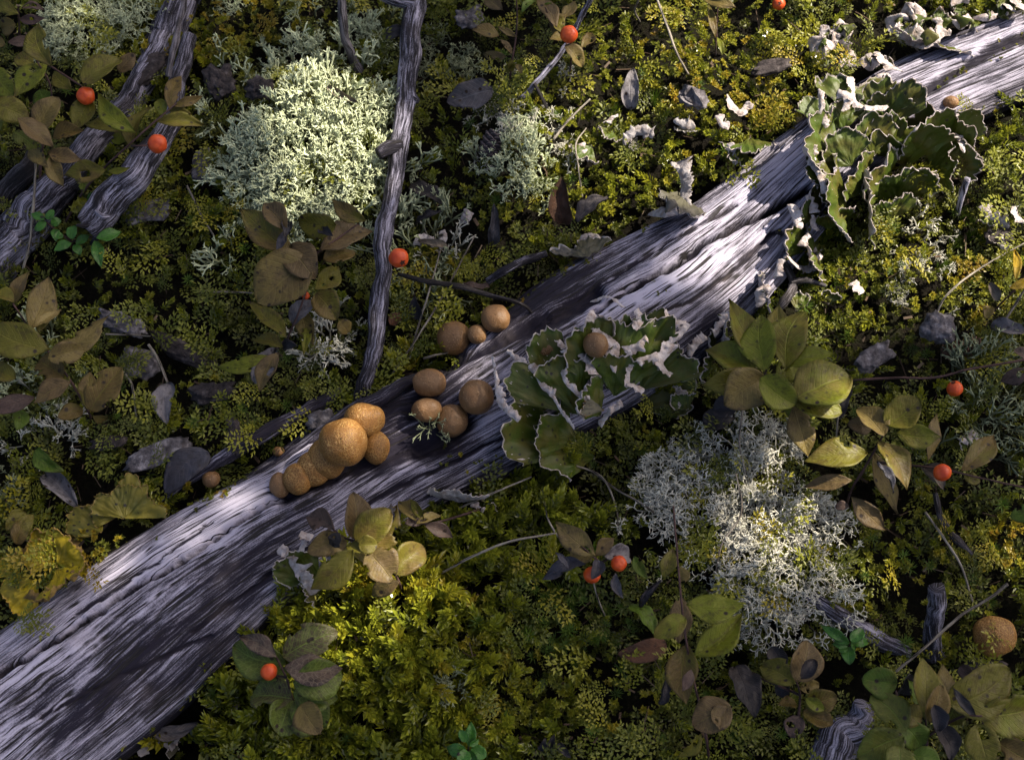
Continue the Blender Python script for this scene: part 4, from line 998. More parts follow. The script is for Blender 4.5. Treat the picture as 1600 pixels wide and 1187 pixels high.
plant('leafy_plant', 'blotched green plant with netted veins and an orange berry, below the log', 'plant',
 [[(462,1110,.004),(453,1079,.030),(448,1060,.038),(432,1026,.044)],[(448,1058,.040),(434,1055,.042)]],
 [(432,1026,374,994,28,'n',.050),(446,1036,364,1008,52,'m',.042),(442,1026,528,985,50,'m',.044),(444,1042,536,1044,44,'n',.052),(458,1066,536,1056,58,'m',.042),(456,1092,392,1088,54,'m',.040),
  (455,1092,438,1150,58,'m',.038),(460,1094,506,1138,62,'m',.042),(458,1080,528,1090,44,'m',.036),(470,1100,500,1146,40,'b',.046),(450,1050,385,1040,36,'m',.036)],
 .042, berries=[(420,1049,13,.048,(-.5,.5,.55))], bites=.5)
plant('withered_plant', 'withered brown plant with two orange berries at the bottom centre', 'plant',
 [[(930,920,.003),(935,880,.030),(925,868,.036),(905,850,.038)],[(935,880,.030),(962,868,.034)]],
 [(930,868,867,814,36,'b',.044),(925,875,892,860,24,'b',.036),(915,880,850,900,26,'s',.034),(890,888,868,862,14,'s',.038),(880,895,846,905,12,'s',.034),(945,868,985,872,34,'w',.032),(935,875,925,905,26,'s',.040),
  (962,895,974,935,20,'w',.026),(930,868,960,840,22,'b',.034),(990,868,1012,905,18,'g',.020)],
 .036, berries=[(925,898,13.5,.034,(-.2,-.8,.2)),(967,880,12.5,.036,(.1,-.1,1.0))], bites=.2)
plant('leafy_plant', 'tall red-stemmed plant with green leaves below the grey-white lichen mat', 'plant',
 [[(1112,1215,.004),(1100,1130,.030),(1082,1055,.044),(1070,985,.052),(1062,910,.056),(1052,790,.056)]],
 [(1072,945,1164,946,44,'y',.056),(1084,1025,1160,958,44,'y',.050),(1072,965,1022,996,32,'y',.056),(1036,902,1052,856,23,'o',.052),(1074,1005,1072,1100,46,'o',.046),(1060,1005,1064,928,32,'b',.044),
  (1142,1102,1082,1134,50,'b',.052),(1096,1145,1058,1182,22,'o',.036),(1060,902,1078,895,22,'b',.052),(1080,1045,1066,1080,18,'p',.056),(1110,1115,1140,1120,34,'b',.048)],
 .050, bites=.2)
plant('whorled_plant', 'big whorl of yellow-green leaves right of the log centre', 'plant',
 [[(1200,640,.003),(1198,600,.030),(1194,582,.044)],[(1194,584,.044),(1225,605,.046),(1243,628,.044)]],
 [(1190,578,1139,466,48,'y',.050),(1196,582,1190,490,56,'y',.058),(1190,560,1216,474,42,'y',.042),(1228,578,1259,486,58,'y',.050),(1232,574,1304,552,38,'y',.048),(1243,622,1328,588,80,'y',.054),
  (1240,626,1316,645,46,'y',.048),(1182,582,1101,546,48,'y',.046),(1184,590,1096,602,44,'o',.048),(1196,590,1132,634,62,'b',.052),(1188,590,1243,632,48,'y',.060),(1240,634,1263,714,42,'b',.042),(1200,560,1150,520,44,'y',.040),(1215,590,1250,560,44,'y',.044),
  (1150,640,1112,642,40,'d',.030),(1280,640,1225,640,36,'y',.040)],
 .048, stemr=3, bites=.3)
plant('leafy_plant', 'brown and yellow leafy shoot with an orange berry right of the white lichen', 'plant',
 [[(1322,790,.004),(1332,762,.026),(1356,722,.038),(1382,676,.046),(1392,660,.048)],[(1370,722,.034),(1410,726,.036),(1470,732,.038),(1530,746,.038),(1612,764,.036)]],
 [(1382,680,1340,638,42,'b',.050),(1384,664,1436,622,50,'y',.052),(1400,676,1470,682,36,'y',.050),(1448,722,1464,645,24,'b',.042),(1370,690,1416,766,46,'o',.046),(1356,708,1256,720,46,'o',.046),
  (1332,750,1255,761,24,'b',.040),(1364,704,1404,802,36,'b',.038),(1362,668,1324,662,28,'b',.042),(1330,776,1384,828,32,'b',.044),(1305,792,1327,790,14,'p',.036),(1502,736,1554,678,36,'o',.044),(1440,728,1474,764,40,'t',.032),
  (1506,742,1532,752,18,'o',.040),(1372,722,1396,770,16,'s',.054),(1400,690,1390,730,26,'y',.034)],
 .046, berries=[(1472,738,13.5,.044,(.2,-.8,.1))], bites=.2)
plant('leafy_plant', 'leafy plant with a dark-blotched leaf and ragged blades, bottom right of centre', 'plant',
 [[(1250,1170,.003),(1248,1120,.026),(1250,1085,.040),(1244,1062,.046)],[(1250,1085,.040),(1190,1060,.036)]],
 [(1244,1064,1263,1000,50,'b',.050),(1242,1066,1188,1040,40,'o',.046),(1258,1102,1308,1086,36,'o',.046),(1254,1112,1302,1130,32,'o',.042),(1250,1118,1236,1152,28,'p',.042),(1252,1060,1274,1030,30,'d',.055),(1230,1062,1222,1090,26,'d',.038),(1258,1090,1290,1110,18,'y',.050),(1245,1100,1215,1100,20,'o',.036),(1250,1075,1280,1068,20,'b',.046)],
 .044, bites=.55)
plant('leafy_plant', 'spreading green and olive leafy plant filling the bottom right corner', 'plant',
 [[(1450,1200,.003),(1448,1150,.034),(1446,1120,.050)],[(1448,1150,.034),(1500,1120,.052),(1535,1118,.054)],[(1448,1150,.034),(1412,1140,.044),(1400,1078,.048)]],
 [(1402,1068,1346,1060,42,'g',.050),(1416,1142,1360,1086,44,'g',.052),(1412,1150,1338,1182,50,'g',.046),(1405,1165,1400,1215,50,'g',.048),(1446,1122,1440,1026,46,'o',.054),(1470,1102,1472,1036,30,'b',.046),
  (1482,1100,1578,1044,68,'o',.058),(1528,1116,1618,1104,62,'y',.056),(1526,1130,1546,1200,46,'o',.052),(1442,1122,1400,1108,32,'o',.046),(1452,1128,1472,1070,36,'o',.062),(1460,1100,1468,1142,26,'d',.066),(1490,1075,1525,1118,16,'d',.066),
  (1462,1132,1486,1188,38,'d',.044),(1420,1050,1400,1085,34,'d',.044),(1430,1100,1420,1060,26,'g',.044),(1410,1130,1440,1170,40,'g',.042),(1425,1180,1470,1192,30,'g',.046),(1500,1090,1480,1130,40,'y',.048),(1500,1040,1520,1060,20,'p',.046),(1560,1160,1610,1190,40,'o',.046)],
 .052, bites=.3)
plant('leafy_plant', 'small brown-leaved sprig at the top edge left of the top orange berry', 'plant',
 [[(795,140,.004),(800,95,.024),(806,60,.034),(808,20,.042),(806,-8,.046)]],
 [(780,56,737,47,26,'o',.044),(778,42,808,58,13,'b',.044),(782,62,801,86,14,'b',.042),(792,89,754,84,18,'b',.036),(786,16,758,-6,24,'b',.046),(805,98,790,112,14,'o',.030),(806,100,815,116,12,'b',.030),(815,20,838,2,14,'g',.044),(798,92,800,112,12,'o',.032)], .040, stemr=1.8)
plant('leafy_plant', 'brown-leaved sprig carrying the orange berry at the top centre', 'plant',
 [[(890,120,.004),(892,85,.030),(880,60,.040),(862,38,.046),(852,12,.050)]],
 [(870,42,838,-4,30,'b',.050),(880,52,856,22,24,'o',.050),(868,60,885,18,26,'b',.046),(884,70,910,105,28,'b',.046),(908,74,926,50,20,'o',.040),(890,52,858,62,22,'o',.042),(878,30,898,2,22,'b',.048),(850,20,868,10,20,'g',.044)],
 .044, berries=[(889,54,13.5,.052,(.15,-.2,.9))], stemr=1.8)
plant('leafy_plant', 'yellowing leaves on a thin dark stem at the right edge', 'plant',
 [[(1545,495,.004),(1560,478,.018),(1590,448,.030),(1615,415,.038)]],
 [(1587,440,1584,388,13,'Y',.040),(1577,450,1612,444,16,'Y',.036),(1560,470,1546,440,24,'t',.030),(1548,478,1540,498,18,'o',.020)], .034, stemr=1.8)
plant('leafy_plant', 'dull brown leaves at the right edge above the grey lichen thicket', 'plant',
 [[(1600,640,.003),(1606,610,.024),(1612,590,.034)]],
 [(1608,578,1562,596,26,'p',.038),(1610,560,1584,548,20,'p',.036)], .036, stemr=1.8)
plant('leafy_plant', 'single green leaf poking in from the right edge', 'plant', [[(1625,830,.003),(1618,812,.030)]], [(1618,806,1578,806,26,'g',.036)], .036, stemr=1.8)
plant('leafy_plant', 'green grass-like leaf and brown stalk at the top right of centre', 'plant', [[(1118,90,.004),(1120,45,.024),(1122,-6,.038)]], [(1118,60,1106,5,14,'o',.040),(1120,58,1128,88,10,'y',.026),(1150,12,1092,-6,22,'b',.046)], .036, stemr=1.6)

def sprig(label, stems, leaves, h): return plant('evergreen_sprig', label, 'sprig', stems, leaves, h, group='small glossy evergreen sprigs', hjit=.004, stemr=1.8, fold=.15, bites=0)
sprig('small glossy green sprig in front of the blue-grey branch at the left', [[(115,400,.003),(112,378,.016),(90,362,.022),(66,342,.026)],[(112,378,.016),(145,370,.020),(170,372,.022)]],
 [(70,344,48,334,14,'l'),(72,342,84,328,14,'l'),(72,346,54,360,15,'l'),(80,352,96,344,15,'l'),(84,358,88,378,15,'l'),(98,366,84,372,14,'l'),(112,374,117,352,18,'l'),(112,380,84,392,18,'l'),(116,382,126,398,14,'l'),(150,372,190,362,22,'l'),(150,374,158,418,20,'l'),(140,368,118,384,14,'l'),(148,300,140,318,18,'l')], .026)
sprig('glossy green rosette beside the half-buried branch in the lower right', [[(1326,1030,.003),(1327,1010,.016),(1328,1004,.022)]],
 [(1328,1005,1302,984,17,'l'),(1326,1002,1282,976,16,'l'),(1330,1003,1348,982,18,'l'),(1332,1006,1356,1002,17,'l'),(1328,1010,1328,1038,20,'l'),(1324,1008,1312,1018,14,'l'),(1329,1005,1338,1012,12,'l'),(1326,1008,1300,1006,14,'l')], .024)
sprig('glossy green rosette at the bottom edge below the tiny lichen tuft', [[(731,1200,.003),(731,1178,.014),(732,1166,.020)]],
 [(732,1166,736,1126,17,'l'),(730,1158,718,1140,14,'l'),(728,1170,698,1168,20,'l'),(736,1168,760,1182,22,'l'),(733,1164,748,1154,10,'l'),(730,1172,716,1192,20,'l'),(735,1172,745,1198,20,'l')], .024)

LIFT = .0045
# loose dead leaves
def dead(label, px, py, w, c, z, bend, curl, arch=.1, crump=.07, bites=0, name='dead_leaf', nh=None):
    bx, by, tx, ty = px
    LS[0] += 1
    g1 = on_ground(bx, by)[0][2] + py + LIFT; g2 = on_ground(tx, ty)[0][2] + py + bend + LIFT
    V, F, uv = leaf_geo(at(bx, by, g1), at(tx, ty, g2), w * P, LS[0], fold=.05, arch=arch, curl=curl, crump=crump, bites=bites, nu=26, nv=13, ovate=.45, nh=nh)
    tag(mesh(name, V, F, M[CODE[c]], uv=uv), label, 'leaf', 'dead leaves in the moss')
D = dead
D('flat greyish-tan dead leaf with a ragged edge right of the upright branch', (770,140,698,160), .016, 52, 'w', 0, .0, .5, bites=2)
D('crumpled grey leaf standing in the moss left of the hair moss', (985,172,990,106), .010, 40, 'w', 0, .012, 1.3, crump=.10)
D('russet curled leaf right of the cream lichen clump', (882,350,876,276), .008, 46, 'r', 0, .012, 1.2)
D('grey twisted leaf right of the russet leaf', (900,345,950,308), .010, 34, 'w', 0, .006, 1.4, crump=.10)
D('rolled grey leaf above the flat stick', (768,385,772,318), .008, 34, 'w', 0, .012, 1.8, crump=.10)
D('blackish leaf scrap beneath the upper end of the branch', (640,290,695,320), .008, 36, 'd', 0, .0, .8)
D('dark curled leaf beside the orange berry right of the branch', (650,350,690,330), .012, 22, 'd', 0, .006, 1.5)
D('grey folded leaf with its stalk in the moss at left', (262,598,260,662), .012, 38, 'w', 0, -.004, .7)
D('dark slate leaf lying beside the log under the small brown puffball', (325,705,258,770), .008, 50, 's', 0, .0, .4, crump=.03)
D('pale grey-green leaf above the grey crumpled one at the left', (54,702,98,736), .014, 28, 'g', 0, .002, .6)
D('crumpled blue-grey leaf left of the yellow lobes', (70,738,125,795), .006, 44, 'w', 0, .004, 1.4, crump=.12)
D('pinkish-grey round leaf beneath the brown plant', (455,505,495,470), .022, 34, 'w', 0, .004, .9)
D('grey leaf fragment under the lower brown leaf at left of the branch', (400,600,430,545), .012, 40, 'w', 0, .004, .8)
D('tan curled leaf edge standing below the orange berry branch', (700,385,652,376), .012, 24, 't', 0, .004, 1.9)
D('tan curled scrap lying on the big pale cushion', (512,135,560,160), .020, 20, 't', 0, .002, 1.6)
D('dark glossy russet leaf lying in the lower moss near the green leaves', (1042,1005,965,1022), .010, 34, 'r', 0, .0, .4, crump=.03)
D('grey-green leaf left of the red-stemmed plant', (984,945,1024,990), .014, 34, 'g', 0, -.002, .5)
D('blue-grey shrivelled leaf above the grey-green leaf', (1000,948,1034,905), .012, 18, 's', 0, .006, 1.6, crump=.10)
D('dark curled leaf by the russet leaf at the bottom', (1030,1100,1045,1055), .014, 24, 'd', 0, .004, 1.5)
D('first of the blackened pod-like leaves at the bottom edge', (842,1172,852,1152), .010, 18, 'd', 0, .002, 1.6)
D('upright blackened pod-like leaf at the bottom edge', (862,1170,866,1146), .012, 18, 'd', 0, .006, 1.6)
D('flat blackened pod-like leaf at the bottom edge', (872,1160,892,1184), .010, 16, 'd', 0, .0, 1.4)
D('black withered leaf under the whorl of yellow-green leaves', (1098,660,1148,650), .010, 40, 'd', 0, .0, .6)
D('black withered leaf behind the whorl on the right', (1305,655,1330,600), .012, 30, 'd', 0, .0, .6)
D('grey leaf with a white edge at the right side', (1548,508,1606,520), .012, 34, 'w', 0, .004, 1.2)
D('pale shrivelled leaf in the upper right sunlit moss', (1068,140,1098,168), .012, 34, 'w', 0, .004, 1.3, crump=.12)
D('grey flat leaf under the log near the bottom left corner', (232,1140,310,1128), .004, 26, 'w', 0, .004, .8)
D('dark leaf tangle at the bottom between the plants', (1150,1040,1180,1120), .018, 50, 'd', 0, .004, .8)
D('second dark leaf in the shaded hollow at the bottom', (1205,1010,1225,1048), .016, 30, 'd', 0, .004, .8)
D('dull brown leaf poking above the dark slate leaf', (40,800,10,830), .016, 30, 'o', 0, .004, .6)
D('green oval leaf against the dark moss left of the yellow lobes', (25,850,52,802), .016, 28, 'o', 0, .004, .5)
D('black scrap of leaf beside the top branch', (600,60,640,50), .018, 26, 'd', 0, .0, .6)
D('brown leaf tucked under the black twig', (705,452,765,448), .010, 20, 'p', 0, .0, .6)
D('small dark russet leaf between branch and puffballs', (610,508,628,490), .008, 22, 'r', 0, .0, .8)
D('smoky dark leaf standing left of the puffball trio', (655,500,648,462), .010, 26, 'd', 0, .006, 1.0)

# bark pieces and lumps
def chunk(name, label, cat, px, py, a, b, c, ang, mat, z=.004, seed=0, rough=.45, group='bark pieces and lumps'):
    th = np.linspace(0, math.pi, 20); ps = np.linspace(0, 2 * math.pi, 30, endpoint=False); T, S = np.meshgrid(th, ps, indexing='ij')
    sp = lambda x: np.sign(x) * np.abs(x) ** .7
    d = np.stack([sp(np.sin(T) * np.cos(S)), sp(np.sin(T) * np.sin(S)), sp(np.cos(T))], -1)
    r = 1 + rough * fbm(d * 2.1 + seed * 3.1, 4, seed, .6)
    v = d * r[..., None] * np.array([a, b, c * .6]) * P
    q = rad(ang); v = np.stack([v[..., 0] * math.cos(q) - v[..., 1] * math.sin(q), v[..., 0] * math.sin(q) + v[..., 1] * math.cos(q), v[..., 2]], -1)
    p = on_ground(px, py, z + LIFT)[0]
    return tag(mesh(name, v.reshape(-1, 3) + p, gridfaces(20, 30, True), M[mat], org=p - np.array([0, 0, c * P])), label, cat, group)
chunk('bark_piece', 'pale grey bark splinter on the moss at left', 'bark', 190,505,34,15,7,-22,'bark',.008,1)
chunk('bark_piece', 'knobbly grey lump with a cleft below the pale bark splinter', 'bark', 217,568,26,24,16,0,'bark',.006,2,.3)
chunk('bark_piece', 'dark brown bark strip right of the grey lump', 'bark', 285,550,52,13,8,-28,'barkd',.008,3)
chunk('bark_piece', 'light brown bark plate above the yellow-green lobe', 'bark', 245,710,48,17,7,20,'bark',.010,4,.25)
chunk('bark_piece', 'dark grey bark chunk beside the golden moss, upper left', 'bark', 345,128,22,30,14,20,'barkd',.012,5)
chunk('bark_piece', 'grey bark chunk at the left edge of the large pale cushion', 'bark', 405,138,20,18,12,0,'barkd',.014,6)
chunk('bark_piece', 'narrow grey bark scrap right of the broken branch', 'bark', 316,258,15,28,8,0,'bark',.006,7,.3)
chunk('bark_piece', 'pale mottled bark under the tip of the broken branch', 'bark', 232,330,34,18,8,15,'bark',.004,8,.35)
chunk('bark_piece', 'small dark bark bit below the grey folded leaf', 'bark', 332,612,28,15,10,10,'barkd',.006,9)
chunk('bark_piece', 'dark splinter of bark between moss and log at left', 'bark', 365,680,10,26,8,15,'barkd',.008,10)
chunk('bark_piece', 'grey mossy bark lump under the log strip near the golden puffballs', 'bark', 500,655,20,14,12,20,'bark',.010,11,.3)
chunk('bark_piece', 'fuzzy pale grey lump right of the sunlit moss', 'lump', 1468,512,25,22,20,0,'bark',.010,12,.3)
chunk('bark_piece', 'pale woolly lump right of the big whorl', 'lump', 1365,560,30,17,14,35,'bark',.008,13,.35)
chunk('bark_piece', 'pale bark fragment on sunlit moss at the top centre', 'bark', 1085,152,20,15,10,-20,'bark',.014,14,.4)
chunk('bark_piece', 'whitish scrap of bark in the top golden moss', 'bark', 735,28,22,16,10,20,'bark',.010,15,.4)
chunk('bark_piece', 'grey bark scrap in the top right shade', 'bark', 1205,105,34,12,8,15,'barkd',.008,16,.3)
chunk('bark_piece', 'shaded brown bark lump near the right lump', 'bark', 1560,370,22,14,9,0,'barkd',.008,17,.3)
chunk('bark_piece', 'dark bark bit below the upright stump', 'bark', 1540,1040,30,13,9,-15,'barkd',.006,18,.3)
chunk('bark_piece', 'dark bark at the foot of the left leafy shoot', 'bark', 170,690,26,10,8,10,'barkd',.006,19,.3)
chunk('bark_piece', 'slim dark bark at the left between branches', 'bark', 232,110,14,40,10,-30,'barkd',.010,20,.3)

def cone(label, px, py, L, R, ang, mat, z, n=46):
    g_ = on_ground(px, py, z)[0]; e = empty('pine_cone', g_ - np.array([0, 0, R * P])); q = rad(ang)
    ax = np.array([math.cos(q), math.sin(q), .25]); ax = nrm(ax); s = nrm(np.cross([0, 0, 1], ax)); t = np.cross(ax, s)
    V, F, uv = tube(g_ + ax * np.linspace(-.5, .5, 8)[:, None] * L * P, R * .6 * P * np.sin(np.linspace(.35, 2.8, 8)), 10, .1, 1); mesh('core', V, F, M[mat], e)
    for i in range(n):
        f = i / (n - 1); a = i * 2.399; rr = R * P * (.45 + .55 * math.sin(.4 + 2.4 * f)) * .62
        o = s * math.cos(a) + t * math.sin(a); c = g_ + ax * (f - .5) * L * P + o * rr * .7
        d = nrm(o * 1.0 + ax * .55); w = nrm(np.cross(d, ax)); u = np.cross(d, w); l = R * P * .62; ww = R * P * .34
        v = np.array([c - w * ww * .5, c + w * ww * .5, c + d * l * .6 + w * ww, c + d * l + w * ww * .3, c + d * l - w * ww * .3, c + d * l * .6 - w * ww])
        v = np.vstack([v + u * ww * .18, v - u * ww * .18]); k = 6
        Fq = [np.array([[0, 1, 2, 3, 4, 5], [11, 10, 9, 8, 7, 6]]), np.array([[i_, (i_ + 1) % 6, 6 + (i_ + 1) % 6, 6 + i_] for i_ in range(6)])[:, ::-1]]
        mesh('scale', v, Fq, M[mat], e, smooth=False)
    tag(e, label, 'cone')
cone('small dark closed cone nestled in the cream lichen', 766, 230, 40, 19, 70, 'cone', .012)
cone('reddish-brown cone lying right of the fuzzy pale lump', 1500, 546, 56, 17, 10, 'conered', .008)

# ------------------------------------------------------------------ puffballs
def puff(label, px, py, rx, ry, mat, dz=.75, lean=(0, 0), seed=0, pore=True, flat=.92, stem=1.0, group='puffball mushrooms'):
    s0 = surf(px, py + ry * .5); onl = inside(np.array([px]), np.array([py + ry * .5]), LOGPOLY, 6)[0]; s0 = s0 + np.array([0, 0, 0 if onl else .008]); R = .5 * (rx + ry) * P
    c = at(px, py, s0[2] + dz * R); R *= np.linalg.norm(c - CAMP) / DIST
    th = np.concatenate([np.linspace(0, 2.35, 32), np.linspace(2.45, math.pi, 7)]); ps = np.linspace(0, 2 * math.pi, 44, endpoint=False)
    T, S = np.meshgrid(th, ps, indexing='ij')
    d = np.stack([np.sin(T) * np.cos(S), np.sin(T) * np.sin(S), np.cos(T)], -1)
    r = 1 + .075 * fbm(d * 1.2 + seed * 2.3, 2, seed) + .010 * fbm(d * 22 + seed, 2, seed + 3)
    r = r - .03 * np.clip(np.cos(T) * -1 - .2, 0, 1) * np.abs(np.sin(S * 4 + seed))
    v = d * r[..., None]
    v[..., 2] *= np.where(v[..., 2] > 0, flat, 1.0)
    lo = np.clip(-v[..., 2] - .45, 0, None); v[..., 2] -= lo * 1.3 * stem; sq = 1 - .38 * np.clip(lo / .5, 0, 1); v[..., 0] *= sq; v[..., 1] *= sq
    v = v * np.array([rx, ry, .5 * (rx + ry)]) / (.5 * (rx + ry)) * R
    z = nrm(np.array([lean[0], lean[1], 1.0])); x = nrm(np.cross([0, 1, 0], z)); y = np.cross(z, x); Rm = np.stack([x, y, z], -1)
    V = v.reshape(-1, 3) @ Rm.T + c
    o = mesh('puffball_mushroom', V, gridfaces(len(th), 44, True), M[mat], org=np.array([c[0], c[1], V[:, 2].min()]))
    if pore:
        top = c + z * R * flat * (r[0, 0] + .004); k = 10; a = np.linspace(0, 6.283, k, endpoint=False)
        rr = .05 * R * (1 + .4 * np.sin(3 * a + seed))
        pv = np.vstack([top + z * .02 * R, top + (x * np.cos(a)[:, None] + y * np.sin(a)[:, None]) * rr[:, None] * .5 + z * .015 * R, top + (x * np.cos(a)[:, None] + y * np.sin(a)[:, None]) * rr[:, None] - z * .05 * R])
        j = np.arange(k); n_ = (j + 1) % k
        F = [np.stack([0 * j, 1 + j, 1 + n_], -1), np.stack([1 + j, 1 + k + j, 1 + k + n_, 1 + n_], -1)]
        mesh('pore', pv, F, M['pore'], o)
    return tag(o, label, 'mushroom', group)
puff('largest golden puffball with cracked skin, topmost of the cluster on the log', 536,690,37,38,'puffA',1.35,(.02,-.16),1)
puff('golden puffball behind the largest one, touching the upright branch', 569,657,32,28,'puffA',.75,(.05,-.25),2)
puff('golden puffball tucked against the right side of the largest one', 588,699,22,27,'puffA',.75,(.2,-.3),3)
puff('golden puffball squeezed under the left side of the largest one', 511,716,31,31,'puffA',.75,(-.2,-.3),4, pore=False)
puff('golden puffball third in the row running left from the largest', 490,732,27,28,'puffA',.62,(-.1,-.3),5, pore=False)
puff('round golden puffball near the left end of the cluster row', 465,748,23,25,'puffA',.85,(-.1,-.3),6, pore=False)
puff('smallest brown puffball at the left end of the cluster row', 437,758,15,20,'puffB',.5,(-.3,-.4),7, pore=False)
puff('dark tan puffball, largest of the trio on the upper side of the log', 709,528,26,27,'puffB',.85,(0,-.2),8)
puff('small tan puffball in the middle of the trio', 745,522,14.5,15.5,'puffB',.7,(0,-.2),9, pore=False)
puff('round tan puffball at the right end of the trio', 775,497,22.5,22.5,'puffB',.8,(0,-.1),10)
puff('flattened tan puffball at the top of the group of four', 671,598,27,22.5,'puffB',.8,(0,-.3),11, flat=.8)
puff('tan puffball at the lower left of the group of four, beside the lichen sprig', 667,640,23.5,19,'puffB',.8,(0,-.3),12, pore=False)
puff('large tan puffball at the right of the group of four', 744,620,28,28.5,'puffB',.85,(.1,-.15),13)
puff('tan puffball showing its pale stem at the bottom of the group of four', 706,656,26,25,'puffB',.95,(.05,.35),14)
puff('small tan puffball sitting inside the central leafy lichen', 931,539,19.5,20.5,'puffB',4.6,(.05,-.1),15)
puff('tan puffball half hidden behind the central leafy lichen', 853,541,20,18,'puffB',3.0,(0,-.2),16, pore=False)
puff('old flattened golden puffball at the right edge in the lower half', 1554,993,32,29,'puffA',.9,(.02,-.2),17, flat=.75)
puff('small rusty puffball beside the log above the bright moss strip', 330,748,14,13,'puffB',.7,(0,0),18, pore=False)
puff('tiny rusty puffball by the split log strip', 435,705,9,8,'puffB',.9,(0,0),19, pore=False)
puff('small shaded brown puffball on the sunlit log end', 1486,160,12,9,'puffB',.3,(0,0),20, pore=False)

# loose berries
for lb, a in (('orange berry on the upright branch', (623,403,15.5,.034,(.3,-.5,.3))), ('small orange berry at the top edge right of centre', (1217,6,9.5,.022,(0,-.4,.7))), ('orange berry under the thin reddish twig at right', (1492,607,12,.026,(-.3,.5,.6)))):
    o, _c = berry(None, *a, seed=3); tag(o, lb, 'berry', 'orange berries')

# lichen sprig by the four puffballs
def sprout(label, px, py, n, mat, size, kind='C'):
    rng = np.random.default_rng(77); s = surf(px, py); pos = s + np.stack([rng.normal(0, 9, n) * P, rng.normal(0, 6, n) * P, np.full(n, .003)], -1)
    B = zbasis(rng.uniform(0, 6.28, n), rad(70) * rng.uniform(.3, 1, n), rng.uniform(0, 6.28, n))
    V, F, A = join(CL[kind], pos, B, size * P * rng.uniform(.7, 1.1, n), rng.random(n), rng)
    tag(mesh('lichen_sprig', V, F, M[mat], attrs=A), label, 'lichen')
sprout('small green-white lichen sprig between the group of four puffballs', 678, 668, 16, 'cladC', 26)

# ------------------------------------------------------------------ leafy lichens
def lobe(parent, bx, by, tx, ty, spread, z0, z1, roll, seed, top='pt', bot='pb', ruff=1.0, na=54, nr=24, rw=7.0, cup=.25):
    """a fan-shaped thallus lobe: grows from b to t, its margin turned up and over"""
    rng = np.random.default_rng(seed)
    gb = surf(bx, by)[2]; gt = surf(tx, ty)[2]
    b3 = at(bx, by, gb + z0); t3 = at(tx, ty, gt + z1)
    d = t3 - b3; L = np.linalg.norm(d); d /= L
    up = nrm(np.array([rng.normal(0, .12), -.1 + rng.normal(0, .12), 1.0])); s = nrm(np.cross(up, d)); n = np.cross(d, s)
    a = np.linspace(-spread, spread, na) * math.pi / 180
    q = np.stack([a * 2.2, 0 * a + seed * 1.7, 0 * a], -1)
    Rr = L * (1 + .17 * fbm(q, 2, seed) + .055 * fbm(q * 6, 3, seed + 2) - .22 * np.abs(np.sin(a * 2.1 + seed)) ** 6 + .03 * np.abs(np.sin(a * 7.3 + seed)) + .025 * fbm(q * 14, 2, seed + 4)) * (1 - .12 * (a / a.max()) ** 2)
    ro = np.clip(.55 * roll * (1 + .9 * fbm(q * 1.6, 2, seed + 5)), .10, .9)            # how far the margin rolls
    tt = np.concatenate([np.linspace(.02, .80, nr - 12), np.linspace(.83, 1, 12)])
    rollr = min(rw * P * 1.25, .30 * L) * (.75 + .5 * vnoise(q * 3, seed + 21) ** 2)[:]
    ext = np.clip(math.pi * .80 * ro, .2, 2.5)                                              # turning angle at the lip
    V = np.zeros((nr, na, 3)); E = np.zeros((nr, na))
    rdir = d[None] * np.cos(a)[:, None] + s[None] * np.sin(a)[:, None]
    ruf = ruff * min(2.4 * P, .05 * L) * (np.sin(a * 26 + 3 * fbm(q * 3, 2, seed + 8)) + .9 * fbm(q * 13, 2, seed + 9))
    for i, t in enumerate(tt):
        if t <= .82:
            rr = Rr * t / .82 * .90; zz = cup * L * (t ** 2) * .35
            wr = .25 * np.clip((t - .4) / .4, 0, 1) * ruf + .02 * L * fbm(np.stack([a * 3, 0 * a + t * 3, 0 * a + seed], -1), 3, seed)
            V[i] = b3 + rdir * rr[:, None] + n * (zz + wr)[:, None]
        else:
            f = (t - .82) / .18; ang = f * ext
            rr = Rr * .90 + rollr * np.sin(ang); zz = cup * L * (.82 ** 2) * .35 + rollr * (1 - np.cos(ang)) * 1.0
            wr = (.25 + .75 * f) * ruf + .02 * L * fbm(np.stack([a * 3, 0 * a + .82 * 3, 0 * a + seed], -1), 3, seed)
            side = s * 0 + np.cross(n, rdir)
            V[i] = b3 + rdir * (rr + .35 * ruf * f * np.cos(a * 19 + seed))[:, None] + n * (zz + wr)[:, None] + side * (.45 * f * ruf)[:, None]
        E[i] = t
    V = V + n * (.06 * L * fbm(V * 130, 2, seed) * np.clip(E * 2, 0, 1) + .0007 * fbm(V * 420, 3, seed + 1))[..., None]
    gu = np.gradient(V, axis=0); gv = np.gradient(V, axis=1); nn_ = nrm(np.cross(gu, gv)); 
    if (nn_[2] @ n).mean() < 0: nn_ = -nn_
    th = .00032
    V2 = np.vstack([V.reshape(-1, 3), (V - nn_ * th).reshape(-1, 3)]); m = nr * na
    F = gridfaces(nr, na)
    fl = np.cross(V2[F[0, 1]] - V2[F[0, 0]], V2[F[0, 3]] - V2[F[0, 0]]) @ n
    if fl < 0: F = F[:, ::-1]
    lip = (nr - 1) * na + np.arange(na - 1); rim = np.stack([lip, lip + 1, lip + 1 + m, lip + m], -1)
    F2 = np.vstack([F, F[:, ::-1] + m, rim]); mi = np.concatenate([np.zeros(len(F), int), np.ones(len(F) + len(rim), int)])
    return mesh('lobe', V2, F2, None, parent, attrs={'edge': np.concatenate([E.ravel(), E.ravel()])}, mats=[M[top], M[bot]], mi=mi)


